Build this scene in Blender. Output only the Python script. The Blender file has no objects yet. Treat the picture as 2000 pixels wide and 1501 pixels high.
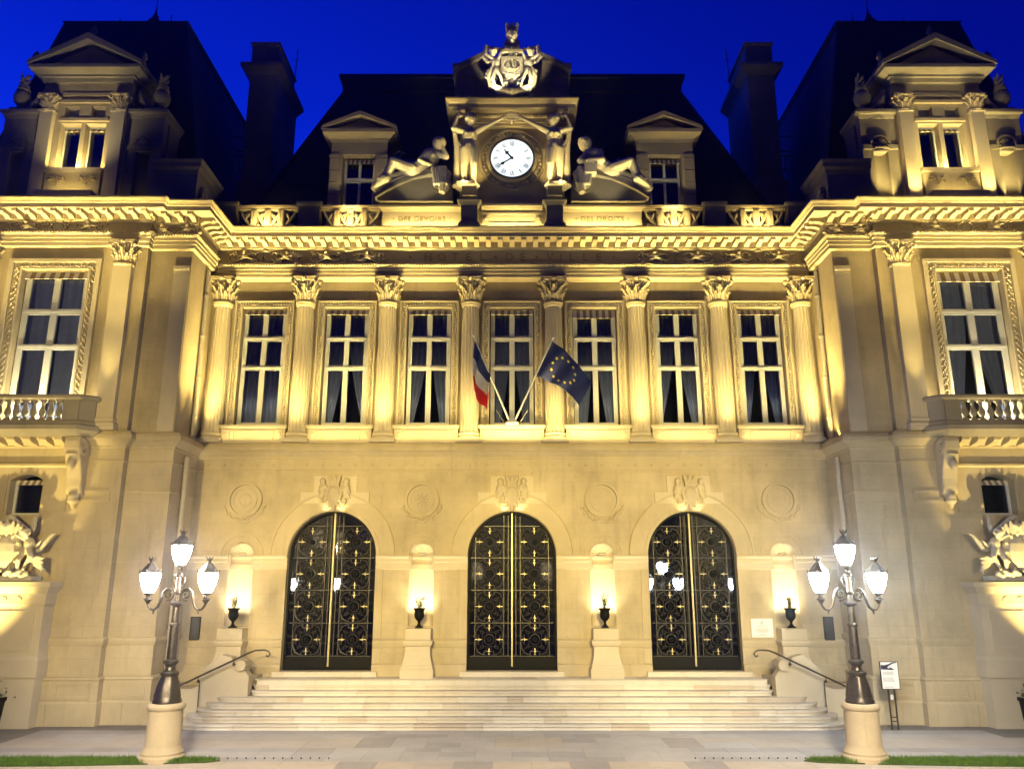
import bpy, bmesh, math, random
from math import pi, sin, cos, radians, sqrt
from mathutils import Vector, Matrix
from mathutils.geometry import tessellate_polygon

random.seed(11)
S = bpy.context.scene
COL = S.collection

# ---------------------------------------------------------------- camera, sky, exposure
cam = bpy.data.cameras.new('camera')
cam.sensor_width = 36.0
cam.lens = 36.0 * 1571 / 2000
cam.clip_start, cam.clip_end = 0.1, 3000
co = bpy.data.objects.new('camera', cam)
COL.objects.link(co)
co.location = (0, 0, 4.0)
co.rotation_euler = (radians(90 + 14.1), 0, 0)
S.camera = co

world = bpy.data.worlds.new('World')
S.world = world
world.use_nodes = True
wt = world.node_tree
wt.nodes.clear()
wo = wt.nodes.new('ShaderNodeOutputWorld')
wb = wt.nodes.new('ShaderNodeBackground')
sky = wt.nodes.new('ShaderNodeTexSky')
sky.sky_type = 'NISHITA'
sky.sun_disc = False
sky.sun_elevation = radians(-4.8)
sky.sun_rotation = radians(-35)          # the last glow lies behind the building, to the left
sky.ozone_density = 6.0
mixn = wt.nodes.new('ShaderNodeMix')
mixn.data_type = 'RGBA'
mixn.blend_type = 'MULTIPLY'
mixn.inputs[0].default_value = 1.0
mixn.inputs[7].default_value = (0.02, 0.28, 1.0, 1)   # the phone's cold night white balance
wt.links.new(sky.outputs[0], mixn.inputs[6])
wt.links.new(mixn.outputs[2], wb.inputs[0])
wb.inputs[1].default_value = 31.0
wt.links.new(wb.outputs[0], wo.inputs[0])

S.view_settings.view_transform = 'Standard'
S.view_settings.look = 'None'
S.view_settings.gamma = 1.0
S.view_settings.exposure = 0.0
S.view_settings.use_curve_mapping = False
S.cycles.use_denoising = True
S.cycles.max_bounces = 6
S.cycles.diffuse_bounces = 3
S.cycles.glossy_bounces = 3
S.cycles.transmission_bounces = 4
S.cycles.transparent_max_bounces = 8
S.cycles.sample_clamp_indirect = 4.0
S.cycles.use_light_tree = True

WARM = (1.0, 0.74, 0.23)
WARM2 = (1.0, 0.83, 0.42)
SODIUM = (1.0, 0.74, 0.22)
COOL = (0.80, 0.92, 1.0)
LILAC = (0.97, 0.93, 1.0)
EN = dict(column=520, sill=19, wallwash=400, cornice=800, attic=48, clock=380, recline=120, niche=400, crest=8, pil=900, ret=1500,
          dorm=130, trophy=6500, balc=260, balus=24, flood=39000, ground=18000, wing=10500, flag=5200, dormer=190, soft=420, arms=320, roofpil=1700)

def aim(o, target):
    d = Vector(target) - o.location
    o.rotation_euler = d.to_track_quat('-Z', 'Y').to_euler()

def spot(loc, target, energy, ang=60, color=WARM, blend=0.6, radius=0.05):
    l = bpy.data.lights.new('spot_light', 'SPOT')
    l.energy, l.color, l.spot_size, l.spot_blend, l.shadow_soft_size = energy, color, radians(ang), blend, radius
    o = bpy.data.objects.new('spot_light', l)
    COL.objects.link(o)
    o.location = loc
    aim(o, target)
    return o

def strip(loc, target, energy, sx, sy=0.05, color=WARM, spread=160):
    l = bpy.data.lights.new('strip_light', 'AREA')
    l.shape = 'RECTANGLE'
    l.size, l.size_y, l.energy, l.color, l.spread = sx, sy, energy, color, radians(spread)
    o = bpy.data.objects.new('strip_light', l)
    COL.objects.link(o)
    o.location = loc
    d = (Vector(target) - Vector(loc)).normalized()
    x = Vector((1, 0, 0))
    y = (-d).cross(x).normalized()
    x = y.cross(-d)
    o.rotation_euler = Matrix((x, y, -d)).transposed().to_euler()
    return o

# ---------------------------------------------------------------- mesh helpers
ORIG = {}
FINAL = []      # (object, keep) turned into plain meshes at the end

class MB:
    def __init__(s, m=1):
        s.v, s.f, s.mi, s.m, s.cur = [], [], [], m, 0
        s.fat = 1.0

    def add(s, vs, fs):
        o = len(s.v)
        m = s.m
        s.v += [(p[0] * m, p[1], p[2]) for p in vs]
        if m > 0:
            s.f += [tuple(i + o for i in f) for f in fs]
        else:
            s.f += [tuple(i + o for i in reversed(f)) for f in fs]
        s.mi += [s.cur] * len(fs)
        return s

    def box(s, x0, x1, y0, y1, z0, z1):
        return s.add([(x0, y0, z0), (x1, y0, z0), (x1, y1, z0), (x0, y1, z0), (x0, y0, z1), (x1, y0, z1), (x1, y1, z1), (x0, y1, z1)],
                     [(0, 1, 5, 4), (1, 2, 6, 5), (2, 3, 7, 6), (3, 0, 4, 7), (4, 5, 6, 7), (3, 2, 1, 0)])

    def _pr(s, poly, fn):
        n = len(poly)
        vs = [fn(p, 0) for p in poly] + [fn(p, 1) for p in poly]
        fs = [tuple(range(n)), tuple(range(2 * n - 1, n - 1, -1))]
        fs += [((i + 1) % n, i, n + i, n + (i + 1) % n) for i in range(n)]
        return s.add(vs, fs)

    def prism(s, poly, y0, y1):
        return s._pr(poly, lambda p, k: (p[0], y1 if k else y0, p[1]))

    def prismx(s, poly, x0, x1):
        return s._pr(poly, lambda p, k: (x1 if k else x0, p[0], p[1]))

    def prismz(s, poly, z0, z1):
        return s._pr(poly, lambda p, k: (p[0], p[1], z1 if k else z0))

    def plate(s, outer, holes, y0, y1):
        loops = [outer] + holes
        tri = tessellate_polygon([[Vector((p[0], p[1], 0)) for p in lp] for lp in loops])
        flat = [p for lp in loops for p in lp]
        n = len(flat)
        vs = [(p[0], y0, p[1]) for p in flat] + [(p[0], y1, p[1]) for p in flat]
        fs = [tuple(t) for t in tri] + [tuple(i + n for i in reversed(t)) for t in tri]
        k = 0
        for lp in loops:
            c = len(lp)
            for i in range(c):
                a, b = k + i, k + (i + 1) % c
                fs.append((b, a, a + n, b + n))
            k += c
        return s.add(vs, fs)

    def lathe(s, prof, n=24, c=(0, 0, 0), a0=0.0, a1=2 * pi, mod=None, rot=0.0):
        full = abs(a1 - a0 - 2 * pi) < 1e-6
        cnt = n if full else n + 1
        vs, fs = [], []
        for r, z in prof:
            for i in range(cnt):
                a = a0 + (a1 - a0) * i / n + rot
                rr = r * (mod(i, z) if mod else 1)
                vs.append((c[0] + rr * cos(a), c[1] + rr * sin(a), c[2] + z))
        for j in range(len(prof) - 1):
            for i in range(n):
                k = (i + 1) % cnt
                fs.append((j * cnt + i, j * cnt + k, (j + 1) * cnt + k, (j + 1) * cnt + i))
        if full:
            if prof[0][0] > 1e-4:
                fs.append(tuple(range(cnt - 1, -1, -1)))
            if prof[-1][0] > 1e-4:
                fs.append(tuple((len(prof) - 1) * cnt + i for i in range(cnt)))
        return s.add(vs, fs)

    def tube(s, pts, r, n=6):
        pts = [Vector(p) for p in pts]
        rs = r if isinstance(r, (list, tuple)) else [r] * len(pts)
        vs, fs = [], []
        up = None
        for i, p in enumerate(pts):
            t = (pts[min(i + 1, len(pts) - 1)] - pts[max(i - 1, 0)]).normalized()
            if up is None:
                up = Vector((0, 1, 0)) if abs(t.y) < 0.9 else Vector((1, 0, 0))
            a = t.cross(up)
            if a.length < 1e-4:
                a = t.cross(Vector((1, 0.3, 0.2)))
            a.normalize()
            b = a.cross(t).normalized()
            up = b
            for k in range(n):
                g = 2 * pi * k / n
                q = p + (a * cos(g) + b * sin(g)) * rs[i]
                vs.append(tuple(q))
        for i in range(len(pts) - 1):
            for k in range(n):
                l = (k + 1) % n
                fs.append((i * n + k, i * n + l, (i + 1) * n + l, (i + 1) * n + k))
        fs.append(tuple(range(n - 1, -1, -1)))
        fs.append(tuple((len(pts) - 1) * n + k for k in range(n)))
        return s.add(vs, fs)

    def cap(s, p0, p1, r0, r1, n=10):
        p0, p1 = Vector(p0), Vector(p1)
        r0, r1 = r0 * s.fat, r1 * s.fat
        t = p1 - p0
        L = t.length
        if L < 1e-5:
            return s.ell(p0, (r0, r0, r0))
        t /= L
        pts, rs = [], []
        for a in (-80, -50, -20):
            pts.append(p0 + t * (r0 * sin(radians(a)))); rs.append(r0 * cos(radians(a)))
        pts.append(p0); rs.append(r0)
        pts.append(p1); rs.append(r1)
        for a in (20, 50, 80):
            pts.append(p1 + t * (r1 * sin(radians(a)))); rs.append(r1 * cos(radians(a)))
        return s.tube(pts, rs, n)

    def ell(s, c, r, n=10, k=6, rot=None):
        vs, fs = [], []
        r = tuple(q * s.fat for q in r)
        c = Vector(c)
        for j in range(k + 1):
            ph = -pi / 2 + pi * j / k
            for i in range(n):
                a = 2 * pi * i / n
                q = Vector((r[0] * cos(ph) * cos(a), r[1] * cos(ph) * sin(a), r[2] * sin(ph)))
                if j in (0, k):
                    q = Vector((1e-3 * cos(a), 1e-3 * sin(a), r[2] * sin(ph)))
                if rot is not None:
                    q = rot @ q
                vs.append(tuple(c + q))
        for j in range(k):
            for i in range(n):
                l = (i + 1) % n
                fs.append((j * n + i, j * n + l, (j + 1) * n + l, (j + 1) * n + i))
        fs.append(tuple(range(n - 1, -1, -1)))
        fs.append(tuple(k * n + i for i in range(n)))
        return s.add(vs, fs)

    def sweep(s, prof, path, seg=None):
        P = [Vector((p[0], p[1])) for p in path]
        nrm = []
        for i in range(len(P) - 1):
            d = (P[i + 1] - P[i]).normalized()
            nrm.append(Vector((d.y, -d.x)))
        mit = []
        for i in range(len(P)):
            if i == 0:
                mit.append(nrm[0])
            elif i == len(P) - 1:
                mit.append(nrm[-1])
            else:
                b = nrm[i - 1] + nrm[i]
                mit.append(b * (2 / max(b.length_squared, 1e-6)))
        a, b = seg or (0, len(P) - 1)
        k = len(prof)
        vs, fs = [], []
        for i in range(a, b + 1):
            for o, z in prof:
                q = P[i] + mit[i] * o
                vs.append((q.x, q.y, z))
        for i in range(b - a):
            for j in range(k - 1):
                fs.append((i * k + j, (i + 1) * k + j, (i + 1) * k + j + 1, i * k + j + 1))
            fs.append((i * k + k - 1, (i + 1) * k + k - 1, (i + 1) * k, i * k))
        fs.append(tuple(range(k - 1, -1, -1)))
        fs.append(tuple((b - a) * k + j for j in range(k)))
        return s.add(vs, fs)

    def mesh(s, name, mats, smooth=False, fix=False):
        me = bpy.data.meshes.new(name)
        me.from_pydata(s.v, [], s.f)
        if fix:
            bm = bmesh.new(); bm.from_mesh(me)
            bmesh.ops.recalc_face_normals(bm, faces=bm.faces)
            bm.to_mesh(me); bm.free()
        for m in (mats if isinstance(mats, (list, tuple)) else [mats]):
            me.materials.append(m)
        if any(s.mi):
            me.polygons.foreach_set('material_index', s.mi)
        if smooth:
            me.polygons.foreach_set('use_smooth', [True] * len(me.polygons))
            if smooth != 'all':
                try:
                    me.set_sharp_from_angle(angle=radians(38))
                except Exception:
                    pass
        me.update()
        return me

    def build(s, name, mats, parent=None, at=(0, 0, 0), smooth=False, fix=False):
        return put(name, s.mesh(name, mats, smooth, fix), parent, at)

def put(name, me, parent=None, at=(0, 0, 0)):
    o = bpy.data.objects.new(name, me)
    COL.objects.link(o)
    at = Vector(at)
    ORIG[o.name] = at
    if parent:
        o.parent = parent
        o.location = at - ORIG[parent.name]
    else:
        o.location = at
    return o

def tag(o, label=None, cat=None, group=None, kind=None):
    for k, v in (('label', label), ('category', cat), ('group', group), ('kind', kind)):
        if v:
            o[k] = v
    return o

def thing(name, at, label, cat, group=None):
    return tag(put(name, None, None, at), label, cat, group)

def copy_tree(o, at, parent=None):
    c = o.copy()
    COL.objects.link(c)
    ORIG[c.name] = Vector(at)
    if parent:
        c.parent = parent
        c.location = Vector(at) - ORIG[parent.name]
    else:
        c.location = at
    for ch in list(o.children):
        copy_tree(ch, Vector(at) + ch.location, c)
    return c

def sculpt(o, voxel=0.025, smooth=4):
    r = o.modifiers.new('fuse', 'REMESH')
    r.mode = 'VOXEL'
    r.voxel_size = voxel
    r.use_smooth_shade = True
    if smooth:
        q = o.modifiers.new('soften', 'SMOOTH')
        q.factor, q.iterations = 0.5, smooth
    FINAL.append(o)
    return o

def text(body, size, parent, at, mat, name='lettering', depth=0.012, align='CENTER', space=1.0):
    cu = bpy.data.curves.new(name, 'FONT')
    cu.body, cu.size, cu.extrude, cu.align_x, cu.align_y, cu.space_character = body, size, depth, align, 'CENTER', space
    cu.resolution_u = 3
    cu.materials.append(mat)
    o = put(name, cu, parent, at)
    o.rotation_euler = (pi / 2, 0, 0)
    FINAL.append(o)
    return o

def arc(cx, cz, r, a0, a1, n):
    return [(cx + r * cos(radians(a0 + (a1 - a0) * i / n)), cz + r * sin(radians(a0 + (a1 - a0) * i / n))) for i in range(n + 1)]

def rect(x0, x1, z0, z1):
    return [(x0, z0), (x1, z0), (x1, z1), (x0, z1)]

def spiral(cx, cz, r0, r1, a0, a1, n, y=0):
    return [(cx + (r0 + (r1 - r0) * i / n) * cos(radians(a0 + (a1 - a0) * i / n)), y,
             cz + (r0 + (r1 - r0) * i / n) * sin(radians(a0 + (a1 - a0) * i / n))) for i in range(n + 1)]

# ---------------------------------------------------------------- materials
def nm(name):
    m = bpy.data.materials.new(name)
    m.use_nodes = True
    nt = m.node_tree
    return m, nt, nt.nodes['Principled BSDF']

def nd(nt, kind, **kw):
    n = nt.nodes.new(kind)
    for k, v in kw.items():
        setattr(n, k, v)
    return n

def mixc(nt, fac, a, b, blend='MIX'):
    n = nd(nt, 'ShaderNodeMix', data_type='RGBA', blend_type=blend)
    for sock, val in ((0, fac), (6, a), (7, b)):
        if isinstance(val, bpy.types.NodeSocket):
            nt.links.new(val, n.inputs[sock])
        elif sock == 0:
            n.inputs[0].default_value = val
        else:
            n.inputs[sock].default_value = (*val, 1)
    return n.outputs[2]

def noise(nt, vec, scale, detail=4, rough=0.6):
    n = nd(nt, 'ShaderNodeTexNoise')
    n.inputs['Scale'].default_value, n.inputs['Detail'].default_value, n.inputs['Roughness'].default_value = scale, detail, rough
    nt.links.new(vec, n.inputs['Vector'])
    return n.outputs[0]

def ramp(nt, sock, lo, hi):
    n = nd(nt, 'ShaderNodeMapRange')
    n.inputs[1].default_value, n.inputs[2].default_value = lo, hi
    nt.links.new(sock, n.inputs[0])
    return n.outputs[0]

def stone(name, col, joints=False, var=0.22, bump=0.25, rough=0.85, bw=1.35, bh=0.47, dirt=0.35):
    m, nt, b = nm(name)
    geo = nd(nt, 'ShaderNodeNewGeometry')
    pos = geo.outputs['Position']
    dark = tuple(c * (1 - var) for c in col)
    lite = tuple(min(c * (1 + var * 0.6), 0.95) for c in col)
    big = ramp(nt, noise(nt, pos, 0.7, 5), 0.3, 0.7)
    c = mixc(nt, big, dark, lite)
    mp = nd(nt, 'ShaderNodeMapping')
    mp.inputs['Scale'].default_value = (2.2, 2.2, 0.35)
    nt.links.new(pos, mp.inputs[0])
    streak = ramp(nt, noise(nt, mp.outputs[0], 1.6, 5, 0.65), 0.52, 0.78)
    mul = nd(nt, 'ShaderNodeMath', operation='MULTIPLY')
    nt.links.new(streak, mul.inputs[0]); mul.inputs[1].default_value = dirt
    c = mixc(nt, mul.outputs[0], c, tuple(x * y for x, y in zip(col, (0.55, 0.5, 0.46))))
    fine = noise(nt, pos, 22, 6, 0.7)
    c = mixc(nt, 0.16, c, mixc(nt, ramp(nt, fine, 0.35, 0.65), tuple(x * 0.7 for x in col), lite))
    hgt = fine
    if joints:
        sep = nd(nt, 'ShaderNodeSeparateXYZ'); nt.links.new(pos, sep.inputs[0])
        ad = nd(nt, 'ShaderNodeMath', operation='ADD'); nt.links.new(sep.outputs[0], ad.inputs[0]); nt.links.new(sep.outputs[1], ad.inputs[1])
        cb = nd(nt, 'ShaderNodeCombineXYZ'); nt.links.new(ad.outputs[0], cb.inputs[0]); nt.links.new(sep.outputs[2], cb.inputs[1])
        br = nd(nt, 'ShaderNodeTexBrick')
        br.inputs['Scale'].default_value = 1.0
        br.inputs['Brick Width'].default_value, br.inputs['Row Height'].default_value = bw, bh
        br.inputs['Mortar Size'].default_value, br.inputs['Mortar Smooth'].default_value = 0.006, 0.3
        br.inputs['Color1'].default_value = (1, 1, 1, 1)
        br.inputs['Color2'].default_value = (0.94, 0.93, 0.91, 1)
        br.inputs['Mortar'].default_value = (0.82, 0.79, 0.75, 1)
        nt.links.new(cb.outputs[0], br.inputs['Vector'])
        c = mixc(nt, 0.85, c, br.outputs['Color'], 'MULTIPLY')
    nt.links.new(c, b.inputs['Base Color'])
    b.inputs['Roughness'].default_value = rough
    bp = nd(nt, 'ShaderNodeBump')
    bp.inputs['Strength'].default_value, bp.inputs['Distance'].default_value = bump, 0.01
    nt.links.new(hgt, bp.inputs['Height'])
    nt.links.new(bp.outputs[0], b.inputs['Normal'])
    return m

def plain(name, col, rough=0.5, metal=0.0, var=0.12, scale=9, bump=0.0, spec=0.5):
    m, nt, b = nm(name)
    geo = nd(nt, 'ShaderNodeNewGeometry')
    f = noise(nt, geo.outputs['Position'], scale, 4)
    c = mixc(nt, ramp(nt, f, 0.3, 0.7), tuple(x * (1 - var) for x in col), tuple(min(1, x * (1 + var)) for x in col))
    nt.links.new(c, b.inputs['Base Color'])
    b.inputs['Roughness'].default_value, b.inputs['Metallic'].default_value = rough, metal
    b.inputs['Specular IOR Level'].default_value = spec
    if bump:
        bp = nd(nt, 'ShaderNodeBump')
        bp.inputs['Strength'].default_value, bp.inputs['Distance'].default_value = bump, 0.01
        nt.links.new(f, bp.inputs['Height']); nt.links.new(bp.outputs[0], b.inputs['Normal'])
    return m

def emit(name, col, strength):
    m, nt, b = nm(name)
    b.inputs['Base Color'].default_value = (*col, 1)
    b.inputs['Emission Color'].default_value = (*col, 1)
    b.inputs['Emission Strength'].default_value = strength
    return m

def glassmat(name, tint, gloss=0.16):
    m = bpy.data.materials.new(name)
    m.use_nodes = True
    nt = m.node_tree
    nt.nodes.remove(nt.nodes['Principled BSDF'])
    out = nt.nodes['Material Output']
    tr = nd(nt, 'ShaderNodeBsdfTransparent'); tr.inputs[0].default_value = (*tint, 1)
    gl = nd(nt, 'ShaderNodeBsdfGlossy'); gl.inputs['Roughness'].default_value = 0.03
    gl.inputs['Color'].default_value = (0.9, 0.93, 1, 1)
    geo = nd(nt, 'ShaderNodeNewGeometry')
    bp = nd(nt, 'ShaderNodeBump'); bp.inputs['Strength'].default_value = 0.06; bp.inputs['Distance'].default_value = 0.02
    nt.links.new(noise(nt, geo.outputs['Position'], 1.3, 1), bp.inputs['Height'])
    nt.links.new(bp.outputs[0], gl.inputs['Normal'])
    fr = nd(nt, 'ShaderNodeFresnel'); fr.inputs[0].default_value = 1.5
    ad = nd(nt, 'ShaderNodeMath', operation='ADD', use_clamp=True); nt.links.new(fr.outputs[0], ad.inputs[0]); ad.inputs[1].default_value = gloss
    mx = nd(nt, 'ShaderNodeMixShader')
    nt.links.new(ad.outputs[0], mx.inputs[0]); nt.links.new(tr.outputs[0], mx.inputs[1]); nt.links.new(gl.outputs[0], mx.inputs[2])
    nt.links.new(mx.outputs[0], out.inputs[0])
    return m

def slate(name):
    m, nt, b = nm(name)
    geo = nd(nt, 'ShaderNodeNewGeometry')
    sep = nd(nt, 'ShaderNodeSeparateXYZ'); nt.links.new(geo.outputs['Position'], sep.inputs[0])
    ad = nd(nt, 'ShaderNodeMath', operation='ADD'); nt.links.new(sep.outputs[0], ad.inputs[0]); nt.links.new(sep.outputs[1], ad.inputs[1])
    cb = nd(nt, 'ShaderNodeCombineXYZ'); nt.links.new(ad.outputs[0], cb.inputs[0]); nt.links.new(sep.outputs[2], cb.inputs[1])
    br = nd(nt, 'ShaderNodeTexBrick')
    br.inputs['Scale'].default_value = 1.0
    br.inputs['Brick Width'].default_value, br.inputs['Row Height'].default_value, br.inputs['Mortar Size'].default_value = 0.22, 0.16, 0.012
    br.inputs['Color1'].default_value = (0.035, 0.038, 0.046, 1)
    br.inputs['Color2'].default_value = (0.022, 0.024, 0.03, 1)
    br.inputs['Mortar'].default_value = (0.008, 0.008, 0.01, 1)
    nt.links.new(cb.outputs[0], br.inputs['Vector'])
    nt.links.new(br.outputs['Color'], b.inputs['Base Color'])
    bp = nd(nt, 'ShaderNodeBump'); bp.inputs['Strength'].default_value = 0.6; bp.inputs['Distance'].default_value = 0.015
    nt.links.new(br.outputs['Fac'], bp.inputs['Height']); bp.invert = True
    nt.links.new(bp.outputs[0], b.inputs['Normal'])
    b.inputs['Roughness'].default_value = 0.6
    return m

LIME = (0.50, 0.425, 0.285)
ST = stone('limestone', LIME, dirt=0.5)
STW = stone('limestone_ashlar', LIME, joints=True, dirt=0.6, var=0.28)
STP = stone('pale_limestone', (0.58, 0.51, 0.38), var=0.14, dirt=0.15)
STC = stone('carved_limestone', (0.50, 0.43, 0.30), var=0.25, bump=0.35, dirt=0.3)
STD = stone('weathered_limestone', (0.30, 0.27, 0.22), var=0.3)
STAT = stone('statue_stone', (0.55, 0.51, 0.43), var=0.28, dirt=0.7, bump=0.4)
LETTER = stone('incised_lettering', (0.23, 0.19, 0.12))
STEP = [stone('step_stone_cream', (0.64, 0.59, 0.50), var=0.12, dirt=0.4), stone('step_stone_tan', (0.58, 0.51, 0.42), var=0.12, dirt=0.4),
        stone('step_stone_white', (0.70, 0.66, 0.58), var=0.1, dirt=0.35)]
SLAB = [stone('slab_beige', (0.45, 0.41, 0.37), var=0.16, dirt=0.4), stone('slab_grey', (0.37, 0.36, 0.37), var=0.18, dirt=0.4),
        stone('slab_pale', (0.43, 0.42, 0.42), var=0.16, dirt=0.4), stone('slab_dark', (0.35, 0.325, 0.315), var=0.18, dirt=0.4),
        stone('slab_peach', (0.49, 0.43, 0.36), var=0.16, dirt=0.4)]
PAVE = stone('paving_bed', (0.20, 0.19, 0.18))
PLINTH = stone('peach_plinth_stone', (0.55, 0.45, 0.30), var=0.22, bump=0.6, dirt=0.6)
SLATE = slate('roof_slate')
ZINC = plain('zinc', (0.05, 0.055, 0.065), 0.45, 0.6)
WHITE = plain('white_window_paint', (0.60, 0.61, 0.62), 0.45, var=0.05)
IRON = plain('black_iron', (0.005, 0.005, 0.006), 0.5, 0.0, bump=0.1, spec=0.12)
BRONZE = plain('dark_bronze_iron', (0.10, 0.085, 0.07), 0.42, 0.75, var=0.3, scale=14, bump=0.2)
SCROLL = plain('wrought_iron_scroll', (0.055, 0.050, 0.043), 0.4, 0.3, var=0.25)
GOLD = plain('gilt', (0.60, 0.53, 0.32), 0.45, 0.4, var=0.12)
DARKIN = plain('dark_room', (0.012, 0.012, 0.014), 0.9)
CURT = plain('curtain_cloth', (0.62, 0.62, 0.72), 0.9, var=0.1, scale=3)
GLASS = glassmat('window_glass', (0.70, 0.75, 0.90), 0.02)
DGLASS = glassmat('door_glass', (0.35, 0.36, 0.38), 0.12)
PIPE = plain('painted_pipe', (0.42, 0.38, 0.32), 0.5, var=0.1)
BLACKPLATE = plain('black_plate', (0.02, 0.02, 0.022), 0.4)
LEAF = plain('leaf_green', (0.10, 0.13, 0.03), 0.6, var=0.35, scale=20)
GRASS = plain('grass_green', (0.085, 0.17, 0.02), 0.7, var=0.4, scale=6)
LEAFD = plain('leaf_dark_green', (0.05, 0.08, 0.02), 0.6, var=0.35, scale=20)
LITSTRIPE = plain('awning_cream_stripe', (0.88, 0.84, 0.74), 0.8, var=0.05)
TANSTRIPE = plain('awning_tan_stripe', (0.30, 0.22, 0.13), 0.8, var=0.1)
PRINT = plain('white_board', (0.80, 0.80, 0.80), 0.4, var=0.03)
NAVY = plain('navy_print', (0.02, 0.025, 0.07), 0.5)
GREYPRINT = plain('grey_print', (0.32, 0.32, 0.33), 0.6)
# ================================================================ THE TOWN HALL
B = thing('town_hall', (0, 28, 0), 'floodlit limestone town hall with dark slate roofs, clock gable and two projecting wings', 'town hall')
BAY = 3.026
DOORS = (-2 * BAY - 0.06, 0.0, 2 * BAY + 0.06)
NICHES = (-3 * BAY - 0.1, -BAY - 0.03, BAY + 0.03, 3 * BAY + 0.1)
WX = 15.45           # centre of a wing bay

def part(name, mb, mat, smooth=False, fix=False, parent=None, at=(0, 0, 0)):
    return mb.build(name, mat, parent or B, at, smooth, fix)

# ---- ground floor wall of the centre, with three door arches and four niches
def door_hole(cx, r=1.5, z=1.32):
    return [(cx - r, z), (cx + r, z)] + arc(cx, 5.02, r, 0, 180, 28)
def niche_hole(cx, r=0.42):
    return [(cx - r, 2.72), (cx + r, 2.72)] + arc(cx, 5.02, r, 0, 180, 14)
gw = MB()
gw.plate(rect(-11, 11, -0.2, 7.9), [door_hole(c) for c in DOORS] + [niche_hole(c) for c in NICHES], 27.9, 28.3)
part('ground_floor_wall', gw, STW, fix=True)

IMPOST = [(-0.02, 4.56), (0.03, 4.57), (0.03, 4.80), (0.06, 4.82), (0.06, 4.93), (0.11, 4.98), (0.11, 5.03), (-0.02, 5.04)]
DADO = [(-0.02, 2.04), (0.03, 2.06), (0.07, 2.18), (0.08, 2.27), (0.03, 2.32), (-0.02, 2.33)]
BASE = [(-0.02, 1.0), (0.09, 1.0), (0.09, 1.46), (0.05, 1.53), (-0.02, 1.55)]
edges = [-11.0]
for c in sorted(list(DOORS) + list(NICHES)):
    h = 1.5 if c in DOORS else 0.42
    edges += [c - h, c + h]
edges.append(11.0)
for i in range(0, len(edges), 2):
    a, b = edges[i], edges[i + 1]
    part('impost_band', MB().sweep(IMPOST, [(a, 27.9), (b, 27.9)]), STP)
    part('dado_moulding', MB().sweep(DADO, [(a, 27.9), (b, 27.9)]), ST)
    part('base_course', MB().sweep(BASE, [(a, 27.9), (b, 27.9)]), ST)

def ring(cx, cz, r0, r1, n=28, a0=0, a1=180):
    return arc(cx, cz, r1, a0, a1, n) + arc(cx, cz, r0, a1, a0, n)
for c in DOORS:
    a = MB()
    a.plate(ring(c, 5.04, 1.505, 1.62), [], 27.83, 27.92)
    a.plate(ring(c, 5.04, 1.622, 2.06), [], 27.865, 27.92)
    a.plate(ring(c, 5.04, 2.062, 2.13), [], 27.81, 27.92)
    k = part('archivolt', a, ST, fix=True)
    v = MB()
    v.plate([(c - 1.18, 6.78), (c - 0.55, 6.78), (c - 0.4, 7.1), (c + 0.4, 7.1), (c + 0.55, 6.78), (c + 1.18, 6.78), (c + 1.18, 7.16), (c + 0.74, 7.16), (c + 0.74, 7.72),
             (c - 0.74, 7.72), (c - 0.74, 7.16), (c - 1.18, 7.16)], [], 27.85, 27.92)
    v.build('keystone_block', STP, k, fix=True)
    for s_ in (-1, 1):
        j = MB()
        j.box(c + s_ * 1.5 if s_ > 0 else c - 1.76, c + 1.76 if s_ > 0 else c - 1.5, 27.86, 27.95, 1.56, 2.035)
        j.box(c + s_ * 1.5 if s_ > 0 else c - 1.76, c + 1.76 if s_ > 0 else c - 1.5, 27.86, 27.95, 2.335, 4.555)
        part('door_jamb', j, ST)
    sl = MB()
    sl.box(c - 1.7, c + 1.7, 27.62, 28.5, 1.15, 1.316)
    part('door_sill', sl, STEP[0])
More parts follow.
